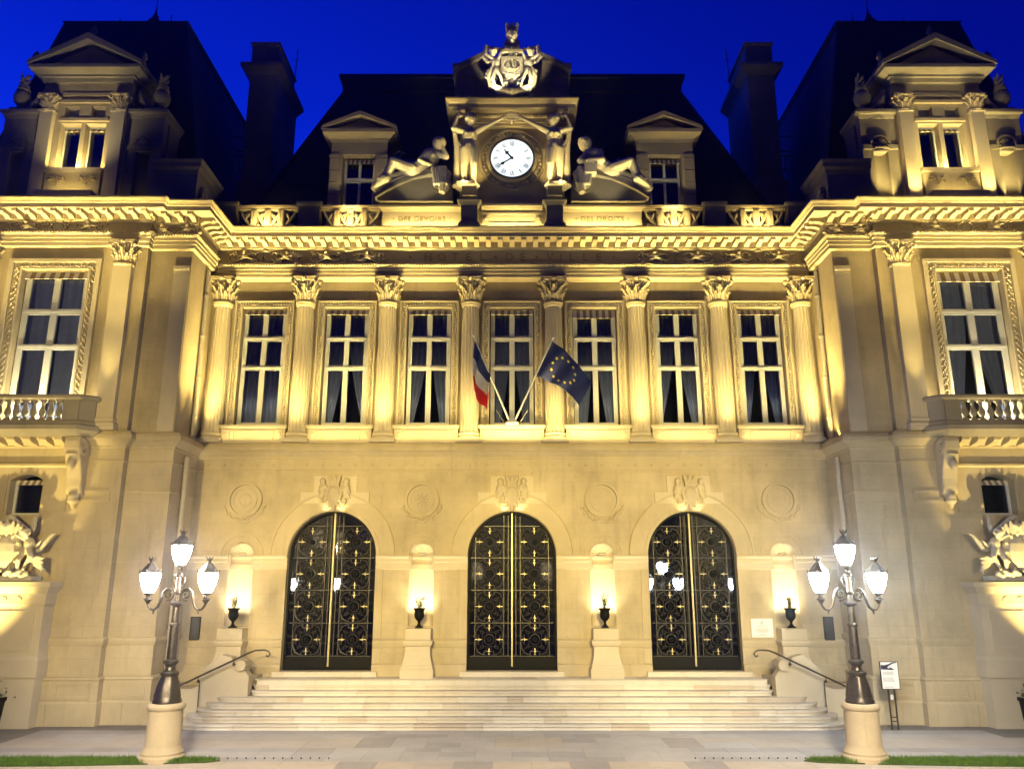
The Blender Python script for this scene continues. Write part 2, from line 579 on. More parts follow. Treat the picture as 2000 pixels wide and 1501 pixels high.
for c in NICHES:
    nb = MB()
    nb.lathe([(0.42, 2.6), (0.42, 4.5), (0.41, 4.56), (0.37, 4.57), (0.37, 4.75), (0.40, 4.78), (0.40, 4.92), (0.36, 4.95), (0.36, 5.03), (0.42, 5.04)], 24, (c, 27.9, 0), 0, pi)
    for x0, x1 in ((-0.45, -0.355), (0.355, 0.45)):
        nb.box(c + x0, c + x1, 27.885, 27.95, 4.56, 5.035)
    nch = part('niche', nb, STP, smooth=True)
    sh = MB()
    vs, fs = [], []
    NT, NR = 54, 10
    for j in range(NR + 1):
        rho = j / NR
        for i in range(NT + 1):
            th = pi * i / NT
            lob = abs(sin(4.5 * th * 2 / 1.0))
            R = 0.42 * (1 + 0.06 * (lob - 0.5) * rho)
            vs.append((c + rho * R * cos(th), 27.9 + sqrt(max(0, 1 - rho * rho)) * 0.38 - 0.05 * rho * lob - 0.02 * rho, 5.04 + rho * R * sin(th)))
    for j in range(NR):
        for i in range(NT):
            a_ = j * (NT + 1) + i
            fs.append((a_, a_ + 1, a_ + NT + 2, a_ + NT + 1))
    sh.add(vs, fs)
    sh.cap((c - 0.1, 27.9, 5.08), (c + 0.1, 27.9, 5.08), 0.05, 0.05)
    sh.build('shell_head', STP, nch, smooth=True)
    ar = MB()
    ar.plate(ring(c, 5.04, 0.68, 0.73, 20), [], 27.86, 27.92)
    ar.build('blind_arch', ST, nch, fix=True)
    p = MB()
    def sq(zs):
        vs_, fs_ = [], []
        for r, z in zs:
            vs_ += [(c - r, 27.86 - r * 1.35, z), (c + r, 27.86 - r * 1.35, z), (c + r, 27.91, z), (c - r, 27.91, z)]
        for q in range(len(zs) - 1):
            for w in range(4):
                fs_.append((q * 4 + w, q * 4 + (w + 1) % 4, q * 4 + 4 + (w + 1) % 4, q * 4 + 4 + w))
        fs_.append((3, 2, 1, 0))
        e = (len(zs) - 1) * 4
        fs_.append((e, e + 1, e + 2, e + 3))
        p.add(vs_, fs_)
    sq([(0.53, 1.10), (0.53, 1.42), (0.50, 1.47), (0.50, 1.52), (0.48, 1.56), (0.46, 1.64), (0.42, 1.80), (0.40, 1.95), (0.40, 2.12), (0.44, 2.15), (0.47, 2.24), (0.47, 2.30), (0.43, 2.33), (0.41, 2.34), (0.41, 2.68)])
    part('niche_pedestal', p, STP)

# ---- wreathed medallions above the niches
for idx, c in enumerate((-9.2, -3.1, 3.1, 9.2)):
    md = MB()
    md.plate(arc(c, 6.9, 0.50, 0, 354, 40), [], 27.87, 27.92)
    md.plate(ring(c, 6.9, 0.51, 0.59, 40, 0, 359.9), [], 27.79, 27.92)
    md.plate(ring(c, 6.9, 0.38, 0.42, 36, 0, 359.9), [], 27.83, 27.92)
    random.seed(20 + idx)
    for k in range(26):
        a = radians(200 + 140 * k / 25)
        r = 0.66 + 0.10 * random.random()
        md.cap((c + r * cos(a), 27.885, 6.9 + r * sin(a)), (c + (r + 0.03) * cos(a + 0.12), 27.87, 6.9 + (r + 0.02) * sin(a + 0.12)), 0.05, 0.015, 6)
    for k in range(6):
        md.ell((c + (k - 2.5) * 0.05, 27.88, 6.15 + 0.02 * (k % 2)), (0.05, 0.03, 0.06), 6, 4)
    mo = part('medallion', md, STC, fix=True)
    mg = MB()
    if idx == 0:
        mg.box(c - 0.02, c + 0.02, 27.85, 27.88, 6.62, 7.18); mg.box(c - 0.28, c + 0.28, 27.852, 27.88, 6.88, 6.92)
        mg.tube([(c + 0.2 * cos(t * pi / 8), 27.87, 6.9 + 0.2 * sin(t * pi / 8)) for t in range(17)], 0.018)
    elif idx == 1:
        for t in range(8):
            a = t * pi / 4
            mg.cap((c + 0.08 * cos(a), 27.87, 6.9 + 0.08 * sin(a)), (c + 0.22 * cos(a), 27.87, 6.9 + 0.22 * sin(a)), 0.03, 0.02, 6)
        mg.ell((c, 27.87, 6.9), (0.07, 0.03, 0.07))
    else:
        for t in range(4):
            x = c - 0.21 + t * 0.14
            mg.box(x - 0.02, x + 0.02, 27.855, 27.88, 6.75, 7.05)
            mg.tube([(x + 0.05 * cos(w), 27.87, 6.98 + 0.06 * sin(w)) for w in [q * pi / 4 - pi / 2 for q in range(5)]], 0.014)
    mg.build('emblem', STC, mo)

# ---- carved crests over the doors
def crest(c):
    k = MB()
    k.prism([(c - 0.26, 7.32), (c + 0.26, 7.32), (c + 0.3, 7.1), (c + 0.22, 6.88), (c, 6.72), (c - 0.22, 6.88), (c - 0.3, 7.1)], 27.62, 27.9)
    k.ell((c, 27.62, 7.08), (0.22, 0.12, 0.27))
    k.box(c - 0.16, c + 0.16, 27.62, 27.9, 7.36, 7.52)
    for t in (-1, 0, 1):
        k.cap((c + t * 0.11, 27.72, 7.46), (c + t * 0.17, 27.68, 7.64), 0.075, 0.065)
        k.ell((c + t * 0.185, 27.66, 7.70), (0.05, 0.06, 0.04))
    for t in range(5):
        k.ell((c - 0.16 + t * 0.08, 27.62, 7.40), (0.035, 0.04, 0.03))
        k.cap((c - 0.28 + t * 0.14, 27.64, 7.30 - 0.05 * abs(t - 2)), (c - 0.24 + t * 0.12, 27.6, 7.24), 0.04, 0.02)
    for s_ in (-1, 1):
        k.ell((c + s_ * 0.40, 27.66, 7.52), (0.11, 0.12, 0.13))
        k.ell((c + s_ * 0.42, 27.7, 7.28), (0.13, 0.12, 0.16))
        k.tube([(x, y, z) for x, y, z in spiral(c + s_ * 0.48, 7.12, 0.05, 0.16, 0 if s_ > 0 else 180, (300 if s_ > 0 else -120), 14, 27.7)], 0.045)
        k.tube([(x, y, z) for x, y, z in spiral(c + s_ * 0.34, 6.86, 0.04, 0.13, 90, 90 + s_ * -300, 14, 27.72)], 0.045)
        k.cap((c + s_ * 0.3, 27.66, 7.35), (c + s_ * 0.52, 27.7, 7.0), 0.07, 0.04)
        k.cap((c + s_ * 0.1, 27.68, 6.78), (c + s_ * 0.2, 27.7, 6.62), 0.06, 0.03)
    k.cap((c, 27.68, 6.75), (c, 27.72, 6.55), 0.09, 0.05)
    o = part('door_crest', k, STC)
    sculpt(o, 0.022, 2)
for c in DOORS:
    crest(c)

# ---- doors: glazed leaves behind wrought iron with gilt arrow finials
def finial_mesh():
    f = MB()
    f.cap((0, 0, -0.09), (0, 0, 0.06), 0.015, 0.015, 6)
    f.cap((0, 0, 0.04), (0, 0, 0.125), 0.026, 0.005, 6)
    f.cap((-0.045, 0, 0.015), (0.045, 0, 0.015), 0.013, 0.013, 6)
    f.cap((-0.018, 0, -0.085), (0.018, 0, -0.085), 0.011, 0.011, 6)
    return f.mesh('finial', GOLD, True)
FIN = finial_mesh()
def motif_mesh():
    f = MB()
    for sx in (-1, 1):
        for sz in (-1, 1):
            P = []
            for i in range(27):
                t = i / 26
                if t < 0.22:
                    u = t / 0.22; a = radians(-150 + 240 * u); P.append((0.12 + 0.05 * cos(a), 0.42 + 0.05 * sin(a)))
                elif t < 0.78:
                    u = (t - 0.22) / 0.56; a = radians(95 - 100 * u); P.append((0.17 + 0.30 * cos(a) - 0.02, 0.17 + 0.30 * sin(a) + 0.01))
                else:
                    u = (t - 0.78) / 0.22; a = radians(0 - 240 * u); P.append((0.40 + 0.05 * cos(a), 0.12 + 0.05 * sin(a)))
            f.tube([(sx * x, 0, sz * z) for x, z in P], 0.018, 5)
            f.tube([(sx * 0.40, 0, sz * 0.30), (sx * 0.30, 0, sz * 0.30), (sx * 0.30, 0, sz * 0.22)], 0.010, 4)
            f.tube([(sx * a, 0, sz * b) for a, _, b in spiral(0.22, 0.24, 0.02, 0.075, 0, 420, 16)], 0.012, 4)
            f.tube([(sx * a, 0, sz * b) for a, _, b in spiral(0.42, 0.46, 0.015, 0.07, 200, 640, 14)], 0.011, 4)
            f.tube([(sx * 0.06, 0, sz * 0.24), (sx * 0.10, 0, sz * 0.33), (sx * 0.06, 0, sz * 0.42), (sx * 0.02, 0, sz * 0.50)], 0.010, 4)
    f.tube([(0.165 * cos(i * pi / 12), 0, 0.165 * sin(i * pi / 12)) for i in range(25)], 0.013, 5)
    for a, b in (((-0.22, -0.22), (0.22, -0.22)), ((0.22, -0.22), (0.22, 0.22)), ((0.22, 0.22), (-0.22, 0.22)), ((-0.22, 0.22), (-0.22, -0.22))):
        f.tube([(a[0], 0, a[1]), (b[0], 0, b[1])], 0.010, 4)
    return f.mesh('scrollwork', SCROLL, True)
MOT = motif_mesh()
def rosette_mesh():
    f = MB()
    for k in range(8):
        a = k * pi / 4
        f.ell((0.062 * cos(a), -0.01, 0.062 * sin(a)), (0.03, 0.02, 0.03), 6, 4)
    f.ell((0, -0.015, 0), (0.045, 0.035, 0.045), 8, 5)
    return f.mesh('rosette', IRON, True)
ROS = rosette_mesh()
small = MB()
for sx in (-1, 1):
    small.tube([(sx * x, 0, z) for x, _, z in spiral(0.07, 0.1, 0.015, 0.06, 180, 560, 14)], 0.010, 4)
    small.tube([(sx * x, 0, -z) for x, _, z in spiral(0.07, 0.1, 0.015, 0.06, 180, 560, 14)], 0.010, 4)
SMALL = small.mesh('side_scroll', SCROLL, True)
for c in DOORS:
    fr = MB()
    fr.plate(door_hole(c, 1.497, 1.322), [[(c - 1.44, 1.38), (c + 1.44, 1.38)] + arc(c, 5.02, 1.44, 0, 180, 28)], 28.14, 28.34)
    d = part('door', fr, IRON, fix=True)
    bars = MB()
    for s_ in (-1, 1):
        for x in (0.13, 0.28, 1.25):
            top = 5.02 + sqrt(max(0.01, 1.4 ** 2 - x * x))
            bars.box(c + s_ * x - 0.010, c + s_ * x + 0.010, 28.2, 28.23, 1.75, top)
        for z in (1.76, 2.82, 3.89, 4.96, 6.03):
            half = 1.4 if z < 5.02 else sqrt(1.4 ** 2 - (z - 5.02) ** 2)
            xa, xb = (c + 0.02, c + half) if s_ > 0 else (c - half, c - 0.02)
            bars.box(xa, xb, 28.195, 28.235, z - 0.010, z + 0.010)
    bars.build('iron_bars', SCROLL, d)
    for s_ in (-1, 1):
        kick = MB()
        xa, xb = (c + 0.03, c + 1.44) if s_ > 0 else (c - 1.44, c - 0.03)
        kick.box(xa, xb, 28.2, 28.3, 1.382, 1.745)
        kick.box(xa + 0.1, xb - 0.1, 28.18, 28.2, 1.47, 1.68)
        kick.build('kick_panel', IRON, d)
    gb = MB()
    gb.box(c - 0.024, c - 0.006, 28.1, 28.2, 1.44, 6.46)
    gb.box(c + 0.006, c + 0.024, 28.1, 28.2, 1.44, 6.46)
    gb.build('gilt_closing_bar', GOLD, d)
    # the glazed casements behind the ironwork stand slightly ajar
    for s_ in (-1, 1):
        gl = MB()
        P = [(0, 1.7)] + [(1.42 + s_ * px, pz) for px, pz in arc(0, 5.02, 1.41, 180 if s_ > 0 else 0, 90, 16)]
        if s_ > 0:      # left-hinged leaf drawn from its hinge at x = 0
            P = [(0, 1.7), (1.39, 1.7)] + [(1.41 + q[0], q[1]) for q in arc(0, 5.02, 1.41, 91, 180, 16)]
        else:
            P = [(0, 1.7), (-1.39, 1.7)] + [(-1.41 + q[0], q[1]) for q in arc(0, 5.02, 1.41, 89, 0, 16)]
        gl.plate(P, [], 0.0, 0.01)
        ang = {(-1, 1): 0.12, (-1, -1): 0.0, (0, 1): 0.03, (0, -1): -0.03, (1, 1): 0.114, (1, -1): -0.12}[(int(round(c / 6.1)), s_)]
        g_ = gl.build('pane', DGLASS, d, (c - s_ * 1.41, 28.25, 0), fix=True)
        g_.rotation_euler = (0, 0, ang)
    for s_ in (-1, 1):
        cx = c + s_ * 0.765
        for r, z in enumerate((2.29, 3.355, 4.425, 5.495)):
            o = put('scrollwork', MOT, d, (cx, 28.21, z))
            if r == 3:
                o.scale = (0.98, 1, 0.95)
            put('rosette', ROS, d, (cx, 28.19, z))
            put('side_scroll', SMALL, d, (c + s_ * 0.205, 28.21, z))
            put('side_scroll', SMALL, d, (c + s_ * 1.32 if z < 5.2 else c + s_ * 0.205, 28.21, z + (0 if z < 5.2 else 0.5)))
            for dx, dz, rot in ((0, 0.385, pi), (0, -0.385, 0), (0.36, 0, -pi / 2), (-0.36, 0, pi / 2)):
                f = put('finial', FIN, d, (cx + dx, 28.17, z + dz))
                f.rotation_euler = (0, rot, 0)
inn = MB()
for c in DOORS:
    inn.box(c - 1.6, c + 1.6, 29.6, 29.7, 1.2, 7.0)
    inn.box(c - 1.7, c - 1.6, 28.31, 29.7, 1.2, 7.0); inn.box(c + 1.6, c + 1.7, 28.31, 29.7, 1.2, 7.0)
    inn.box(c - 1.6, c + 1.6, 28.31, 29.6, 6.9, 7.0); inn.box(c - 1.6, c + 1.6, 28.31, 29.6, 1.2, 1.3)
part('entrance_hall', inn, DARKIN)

# ---- string course round centre and wings
PG = [(-22, 25.6), (-12.45, 25.6), (-12.45, 25.9), (-11, 25.9), (-11, 27.9), (11, 27.9), (11, 25.9), (12.45, 25.9), (12.45, 25.6), (22, 25.6)]
STRING = [(-0.1, 7.86), (0.04, 7.87), (0.04, 7.93), (0.015, 7.95), (0.015, 8.32), (0.05, 8.35), (0.05, 8.40), (0.10, 8.44), (0.22, 8.54), (0.30, 8.58), (0.32, 8.60), (0.32, 8.72), (0.25, 8.74), (0.25, 8.80), (0.20, 8.86), (-0.1, 8.87)]
for sg in ((0, 4), (4, 5), (5, 9)):
    part('string_course', MB().sweep(STRING, PG, sg), ST)
rs = MB()
for i in range(38):
    x = -10.6 + i * 21.2 / 37
    rs.ell((x, 27.885, 8.12), (0.06, 0.03, 0.06), 8, 4)
part('frieze_rosettes', rs, STC)['kind'] = 'stuff'

# ---- first floor wall, windows, architraves, sill panels
uw = MB()
WIN = [i * BAY for i in range(-3, 4)]
uw.plate(rect(-11, 11, 8.8, 15.1), [rect(c - 0.82, c + 0.82, 9.50, 13.96) for c in WIN], 28.1, 28.5)
part('first_floor_wall', uw, STW, fix=True)

def curtain_mesh(w, h, parted, seed):
    # one drape: hung at x=0 (outer jamb) reaching to w at the top, swept back to the jamb below when parted
    r = random.Random(seed)
    NX, NZ = 26, 16
    vs, fs = [], []
    ph = r.random() * 6
    for j in range(NZ + 1):
        t = j / NZ                              # 0 top, 1 bottom
        edge = w if not parted else w * (1 - parted * min(1, max(0, (t - 0.25) / 0.75)) ** 1.3)
        for i in range(NX + 1):
            u = i / NX
            vs.append((u * edge, 0.05 * sin(u * 22 + ph + 0.6 * sin(3 * t)) + 0.02 * sin(u * 47), h * (1 - t)))
    for j in range(NZ):
        for i in range(NX):
            a = j * (NX + 1) + i
            fs.append((a, a + 1, a + NX + 2, a + NX + 1))
    m = MB(); m.add(vs, fs)
    return m.mesh('curtain', CURT, 'all')

def awning_mesh(w, h, n=13):
    m = MB()
    for i in range(n):
        x0, x1 = -w + 2 * w * i / n, -w + 2 * w * (i + 1) / n
        m.cur = i % 2
        m.prismx([(0.0, 0), (0.05, 0.0), (0.12, h), (0.10, h)], x0, x1)
    return m.mesh('awning', [LITSTRIPE, TANSTRIPE])

def window(cx, y, z0, z1, w, splits, parted, awn=0.2, bar=0.11, st=0.12, seed=1, name='window', curtains=True):
    """two casements wide; splits = heights of the transoms"""
    m = MB()
    g = 0.5 * bar
    m.box(-w, -w + st, 0, 0.1, z0, z1); m.box(w - st, w, 0, 0.1, z0, z1)
    m.box(-w + st, w - st, 0, 0.1, z1 - 0.12, z1); m.box(-w + st, w - st, 0, 0.1, z0, z0 + 0.14)
    m.box(-g, g, -0.015, 0.1, z0 + 0.14, z1 - 0.12)
    zz = [z0 + 0.14] + [v for s_ in splits for v in (s_ - 0.1, s_ + 0.1)] + [z1 - 0.12]
    for s_ in splits:
        m.box(-w + st, -g, 0.004, 0.1, s_ - 0.1, s_ + 0.1); m.box(g, w - st, 0.004, 0.1, s_ - 0.1, s_ + 0.1)
        m.box(-w + 0.06, w - 0.06, -0.06, -0.018, s_ - 0.03, s_ + 0.02)
    o = m.build(name, WHITE, B, (cx, y, 0))
    for i in range(0, len(zz), 2):
        for sx in (-1, 1):
            p = MB(); a, b = (g, w - st) if sx > 0 else (-w + st, -g)
            p.box(a, b, 0.05, 0.056, zz[i], zz[i + 1])
            p.build('pane', GLASS, o, (cx, y, 0))
    if curtains:
        for sx in (-1, 1):
            c = put('curtain', curtain_mesh(w - 0.06, z1 - z0 - 0.2, parted * (1 + 0.16 * sx * ((seed % 3) - 1)), seed * 7 + sx), o, (cx + sx * (w - 0.03), y + 0.3, z0 + 0.08))
            c.scale = (-sx, 1, 1)
    if awn:
        put('awning', awning_mesh(w - 0.02, awn), o, (cx, y - 0.16, z1 - awn - 0.03))
    return o

for i, c in enumerate(WIN):
    window(c, 28.24, 9.55, 13.93, 0.78, (11.72, 12.83), (0, 0.72, 0.66, 0.55, 0.45, 0.74, 0.62)[i], 0.34 if i == 4 else 0.2, 0.19, 0.15, seed=i + 1)
    a = MB()
    for k, (w0, w1, yy) in enumerate(((0.82, 0.88, 28.02), (0.882, 1.02, 28.045), (1.022, 1.08, 27.98))):
        top = 13.96 + (w0 - 0.82)
        a.plate([(c - w1, 9.5), (c - w0, 9.5), (c - w0, top), (c + w0, top), (c + w0, 9.5), (c + w1, 9.5), (c + w1, top + w1 - w0), (c - w1, top + w1 - w0)], [], yy, 28.11)
    ao = part('window_architrave', a, STP, fix=True)
    bd = MB()
    random.seed(5)
    for sx in (-1, 1):
        z = 9.6
        while z < 14.0:
            bd.ell((c + sx * (0.95 + 0.02 * sin(z * 16)), 28.035, z), (0.05, 0.03, 0.042), 6, 4)
            z += 0.1
    x = -0.9
    while x < 0.92:
        bd.ell((c + x, 28.035, 14.09 + 0.015 * sin(x * 18)), (0.042, 0.03, 0.05), 6, 4)
        x += 0.1
    bd.build('carved_band', STC, ao, smooth='all')
    sp = MB()
    sp.box(c - 1.12, c + 1.12, 27.74, 28.1, 8.86, 9.38)
    sp.sweep([(-0.05, 9.38), (0.02, 9.38), (0.06, 9.43), (0.06, 9.50), (-0.05, 9.505)], [(c - 1.12, 28.1), (c - 1.12, 27.74), (c + 1.12, 27.74), (c + 1.12, 28.1)])
    sp.box(c - 1.10, c + 1.10, 27.76, 28.24, 9.38, 9.49)
    sp.plate(rect(c - 0.72, c + 0.72, 8.97, 9.31), [rect(c - 0.66, c + 0.66, 9.02, 9.26)], 27.70, 27.745)
    for sx in (-1, 1):
        sp.box(c + sx * 0.93 - 0.12, c + sx * 0.93 + 0.12, 27.70, 27.745, 8.95, 9.34)
        sp.ell((c + sx * 0.93, 27.70, 9.15), (0.08, 0.03, 0.1), 8, 5)
    part('sill_panel', sp, STP, fix=True)
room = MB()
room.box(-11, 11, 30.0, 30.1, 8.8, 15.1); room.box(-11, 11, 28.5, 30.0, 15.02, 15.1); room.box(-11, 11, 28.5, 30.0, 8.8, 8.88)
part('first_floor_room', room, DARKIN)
for txt, c in (('LIBERT\u00c9', WIN[1]), ('\u00c9GALIT\u00c9', WIN[3]), ('FRATERNIT\u00c9', WIN[5])):
    text(txt, 0.2, B, (c, 28.09, 14.53), STD, 'motto_lettering', 0.006, space=1.15)

# ---- eight engaged fluted columns
def flute(n):
    return lambda i, z: 1 - 0.10 * max(0, sin(2 * pi * i * 16 / n)) ** 0.6 if 0.42 < z < 5.02 else 1
def leaf(mb, a, r, z, h, spread, wid):
    ca, sa = cos(a), sin(a)
    P = [(r, z), (r + 0.02, z + h * 0.4), (r + spread * 0.45, z + h * 0.8), (r + spread, z + h), (r + spread * 1.25, z + h * 0.9)]
    R = [wid * 0.75, wid, wid * 0.95, wid * 0.7, wid * 0.35]
    mb.tube([(q * ca, q * sa, zz) for q, zz in P], [0.045, 0.06, 0.06, 0.055, 0.03], 6)
    for t in (-1, 1):
        b = a + t * wid / r * 0.9
        mb.tube([(q * cos(b), q * sin(b), zz) for q, zz in [(r, z), (r + 0.01, z + h * 0.4), (r + spread * 0.4, z + h * 0.7), (r + spread * 0.7, z + h * 0.78)]], [0.04, 0.05, 0.045, 0.02], 5)
def capital_mesh(r=0.30, h=1.0, flat=False):
    m = MB()
    m.lathe([(r * 1.12, -0.02), (r * 1.22, 0.03), (r * 1.22, 0.07), (r * 1.05, 0.10), (r * 1.0, 0.14), (r * 1.02, 0.5), (r * 1.35, 0.86), (r * 1.4, 0.88)], 20)
    for k in range(8):
        leaf(m, k * pi / 4 + pi / 8, r * 1.02, 0.12, 0.34, 0.13, 0.085)
    for k in range(8):
        leaf(m, k * pi / 4, r * 1.03, 0.30, 0.38, 0.17, 0.075)
    for k in range(4):
        a = k * pi / 2 + pi / 4
        ca, sa = cos(a), sin(a)
        P = [(r * 1.0, 0.5), (r * 1.15, 0.68), (r * 1.5, 0.84), (r * 1.95, 0.86), (r * 2.1, 0.78), (r * 2.0, 0.70), (r * 1.85, 0.72), (r * 1.85, 0.78)]
        m.tube([(q * ca, q * sa, z) for q, z in P], [0.04, 0.05, 0.06, 0.07, 0.07, 0.06, 0.055, 0.04], 7)
    for k in range(4):
        a = k * pi / 2
        m.ell((r * 1.62 * cos(a), r * 1.62 * sin(a), 0.92), (0.09, 0.09, 0.10), 8, 6)
        for t in (-0.3, 0.3):
            m.tube([(q * cos(a + t * w), q * sin(a + t * w), z) for q, z, w in [(r, 0.5, 0.4), (r * 1.25, 0.7, 0.8), (r * 1.5, 0.8, 1.2), (r * 1.45, 0.72, 1.1)]], [0.03, 0.04, 0.045, 0.03], 5)
    ab = []
    for k in range(4):
        a = k * pi / 2 + pi / 4
        for t in (-0.09, 0.09):
            ab.append((r * 2.02 * cos(a + t), r * 2.02 * sin(a + t)))
        a2 = a + pi / 4
        ab.append((r * 1.42 * cos(a2), r * 1.42 * sin(a2)))
    m.prismz(ab, 0.88, 0.95)
    m.prismz([(x * 1.06, y * 1.06) for x, y in ab], 0.952, h)
    return m.mesh('capital', STC, True)
CAPM = capital_mesh()
NF = 128
shaft = MB()
shaft.lathe([(0.37, 0.36), (0.345, 0.43), (0.345, 0.46), (0.343, 1.6), (0.335, 2.8), (0.318, 4.0), (0.295, 4.98), (0.295, 5.03), (0.325, 5.06), (0.325, 5.12)], NF, mod=flute(NF))
SHAFTM = shaft.mesh('shaft', STP, True)
cb = MB()
cb.box(-0.47, 0.47, -0.47, 0.47, 0, 0.12)
cb.lathe([(0.46, 0.12), (0.48, 0.16), (0.46, 0.21), (0.40, 0.23), (0.385, 0.26), (0.40, 0.29), (0.42, 0.32), (0.40, 0.36), (0.36, 0.37)], 40)
CBM = cb.mesh('base', STP, True)
for k in range(8):
    x = (k - 3.5) * BAY
    o = put('column', SHAFTM, B, (x, 27.95, 8.87))
    put('base', CBM, o, (x, 27.95, 8.87))
    put('capital', CAPM, o, (x, 27.95, 13.99))
backs = MB()
for k in (0, 7):
    x = (k - 3.5) * BAY
    a, b = (x + 0.1, 11) if k else (-11, x - 0.1)
    backs.box(a, b, 27.93, 28.1, 8.87, 14.98)
part('end_pilaster', backs, STW)

# ---- wings: ground floor
for m in (-1, 1):
    w = MB(m)
    w.plate(rect(12.45, 22, -0.2, 7.9), [[(WX - 0.52, 6.2), (WX + 0.52, 6.2), (WX + 0.52, 7.28)] + arc(WX, 6.66, 0.81, 50, 130, 10) + [(WX - 0.52, 7.28)]], 25.6, 26.1)
    w.box(11, 12.448, 25.9, 28.35, -0.2, 7.9)
    part('wing_ground_floor_wall', w, STW, fix=True)
    u = MB(m)
    u.plate(rect(12.4, 22, 8.8, 15.3), [rect(WX - 1.12, WX + 1.12, 9.0, 14.42)], 25.5, 26.2)
    u.box(11, 12.398, 25.75, 28.55, 8.8, 15.3)
    part('wing_first_floor_wall', u, STW, fix=True)
    pth = [(11, 27.9), (11, 25.9), (12.45, 25.9), (12.45, 25.6), (22, 25.6)]
    if m < 0:
        pth = [(-x, y) for x, y in reversed(pth)]
    part('wing_dado_moulding', MB().sweep([(-0.02, 2.26), (0.03, 2.28), (0.07, 2.40), (0.07, 2.48), (-0.02, 2.53)], pth), ST)
    part('wing_plinth', MB().sweep([(-0.02, -0.1), (0.12, -0.1), (0.12, 0.62), (0.08, 0.68), (0.08, 1.26), (0.11, 1.29), (0.09, 1.36), (-0.02, 1.38)], pth), ST)
    part('wing_impost_band', MB().sweep([(-0.02, 6.54), (0.03, 6.55), (0.03, 6.62), (0.012, 6.63), (0.012, 6.92), (0.04, 6.94), (0.04, 7.0), (-0.02, 7.01)], pth, (0, 2) if m > 0 else (2, 4)), ST)
    for x0, x1 in ((12.75, 14.0), (16.9, 18.2)):
        b = MB(m)
        b.plate(rect(x0, x1, 6.6, 6.98), [rect(x0 + 0.08, x1 - 0.08, 6.68, 6.9)], 25.56, 25.61)
        part('band_panel', b, ST, fix=True)
    for x0, x1, yy in ((11.1, 12.25, 25.8), (12.6, 13.7, 25.5), (13.8, 15.3, 25.5), (15.4, 17.0, 25.5)):
        b = MB(m)
        b.plate(rect(x0, x1, 0.74, 1.22), [rect(x0 + 0.1, x1 - 0.1, 0.83, 1.13)], yy - 0.012, yy + 0.04)
        part('plinth_panel', b, ST, fix=True)
    # the courses of big plinth blocks under the panels
    x = 12.6
    random.seed(3)
    while x < 18:
        L = random.uniform(1.1, 1.7)
        part('stone', MB(m).box(x, x + L - 0.012, 25.46, 25.6, 0.0, 0.60), ST)
        x += L
    for x0, x1 in ((11.02, 11.7), (11.712, 12.28)):
        part('stone', MB(m).box(x0, x1, 25.765, 25.9, 0.0, 0.60), ST)
    # small window with its own surround
    s = MB(m)
    s.plate(rect(WX - 1.35, WX + 1.35, 6.3, 7.72), [rect(WX - 0.6, WX + 0.6, 6.1 + 0.2, 7.5)], 25.55, 25.605)
    s.sweep([(-0.02, 7.66), (0.04, 7.68), (0.10, 7.74), (0.10, 7.80), (-0.02, 7.82)], [(WX - 1.45, 25.6), (WX + 1.45, 25.6)])
    part('small_window_surround', s, ST, fix=True)
    sw = MB()
    sw.box(-0.52, -0.44, 0, 0.08, 6.2, 7.3); sw.box(0.44, 0.52, 0, 0.08, 6.2, 7.3); sw.box(-0.44, 0.44, 0, 0.08, 6.2, 6.28)
    so = sw.build('small_window', WHITE, B, (m * WX, 25.9, 0))
    MB().box(-0.44, 0.44, 0.04, 0.046, 6.28, 7.3).build('pane', GLASS, so, (m * WX, 25.9, 0))
    put('awning', awning_mesh(0.46, 0.16, 9), so, (m * WX, 25.78, 7.16))
    part('back_room', MB(m).box(WX - 1, WX + 1, 27.2, 27.3, 5.8, 7.8).box(WX - 1, WX + 1, 26.11, 27.2, 7.6, 7.8).box(WX - 1, WX - 0.9, 26.11, 27.2, 5.8, 7.6).box(WX + 0.9, WX + 1, 26.11, 27.2, 5.8, 7.6), DARKIN)
    # first floor window, architrave and keyed moulding
    window(m * WX, 25.72, 9.0, 14.4, 1.08, (11.75, 12.98), 0.7 if m > 0 else 0, 0.36 if m > 0 else 0.26, 0.22, 0.19, seed=31 + m)
    a = MB(m)
    for w0, w1, yy in ((1.12, 1.17, 25.44), (1.172, 1.40, 25.46), (1.402, 1.56, 25.38)):
        top = 14.42 + (w0 - 1.12) * 0.8
        a.plate([(WX - w1, 9.0), (WX - w0, 9.0), (WX - w0, top), (WX + w0, top), (WX + w0, 9.0), (WX + w1, 9.0), (WX + w1, top + (w1 - w0) * 0.8), (WX - w1, top + (w1 - w0) * 0.8)], [], yy, 25.52)
    ao = part('wing_window_architrave', a, STP, fix=True)
    bd = MB(m)
    for sx in (-1, 1):
        z = 9.1
        while z < 14.55:
            bd.tube([(WX + sx * (1.285 + 0.075 * cos(q * 0.9)), 25.44, z + 0.065 * sin(q * 0.9)) for q in range(6)], 0.028, 5)
            bd.ell((WX + sx * 1.285, 25.44, z + 0.1), (0.06, 0.04, 0.03), 6, 4)
            z += 0.21
    x = -1.15
    while x < 1.2:
        bd.tube([(WX + x + 0.065 * sin(q * 0.9), 25.44, 14.555 + 0.05 * cos(q * 0.9)) for q in range(6)], 0.026, 5)
        x += 0.19
    bd.build('carved_band', STC, ao, smooth='all')
    part('wing_room', MB(m).box(11.2, 22, 27.6, 27.7, 8.8, 15.3), DARKIN)
    part('wing_room_ceiling', MB(m).box(12.4, 22, 26.2, 27.6, 15.2, 15.3), DARKIN)
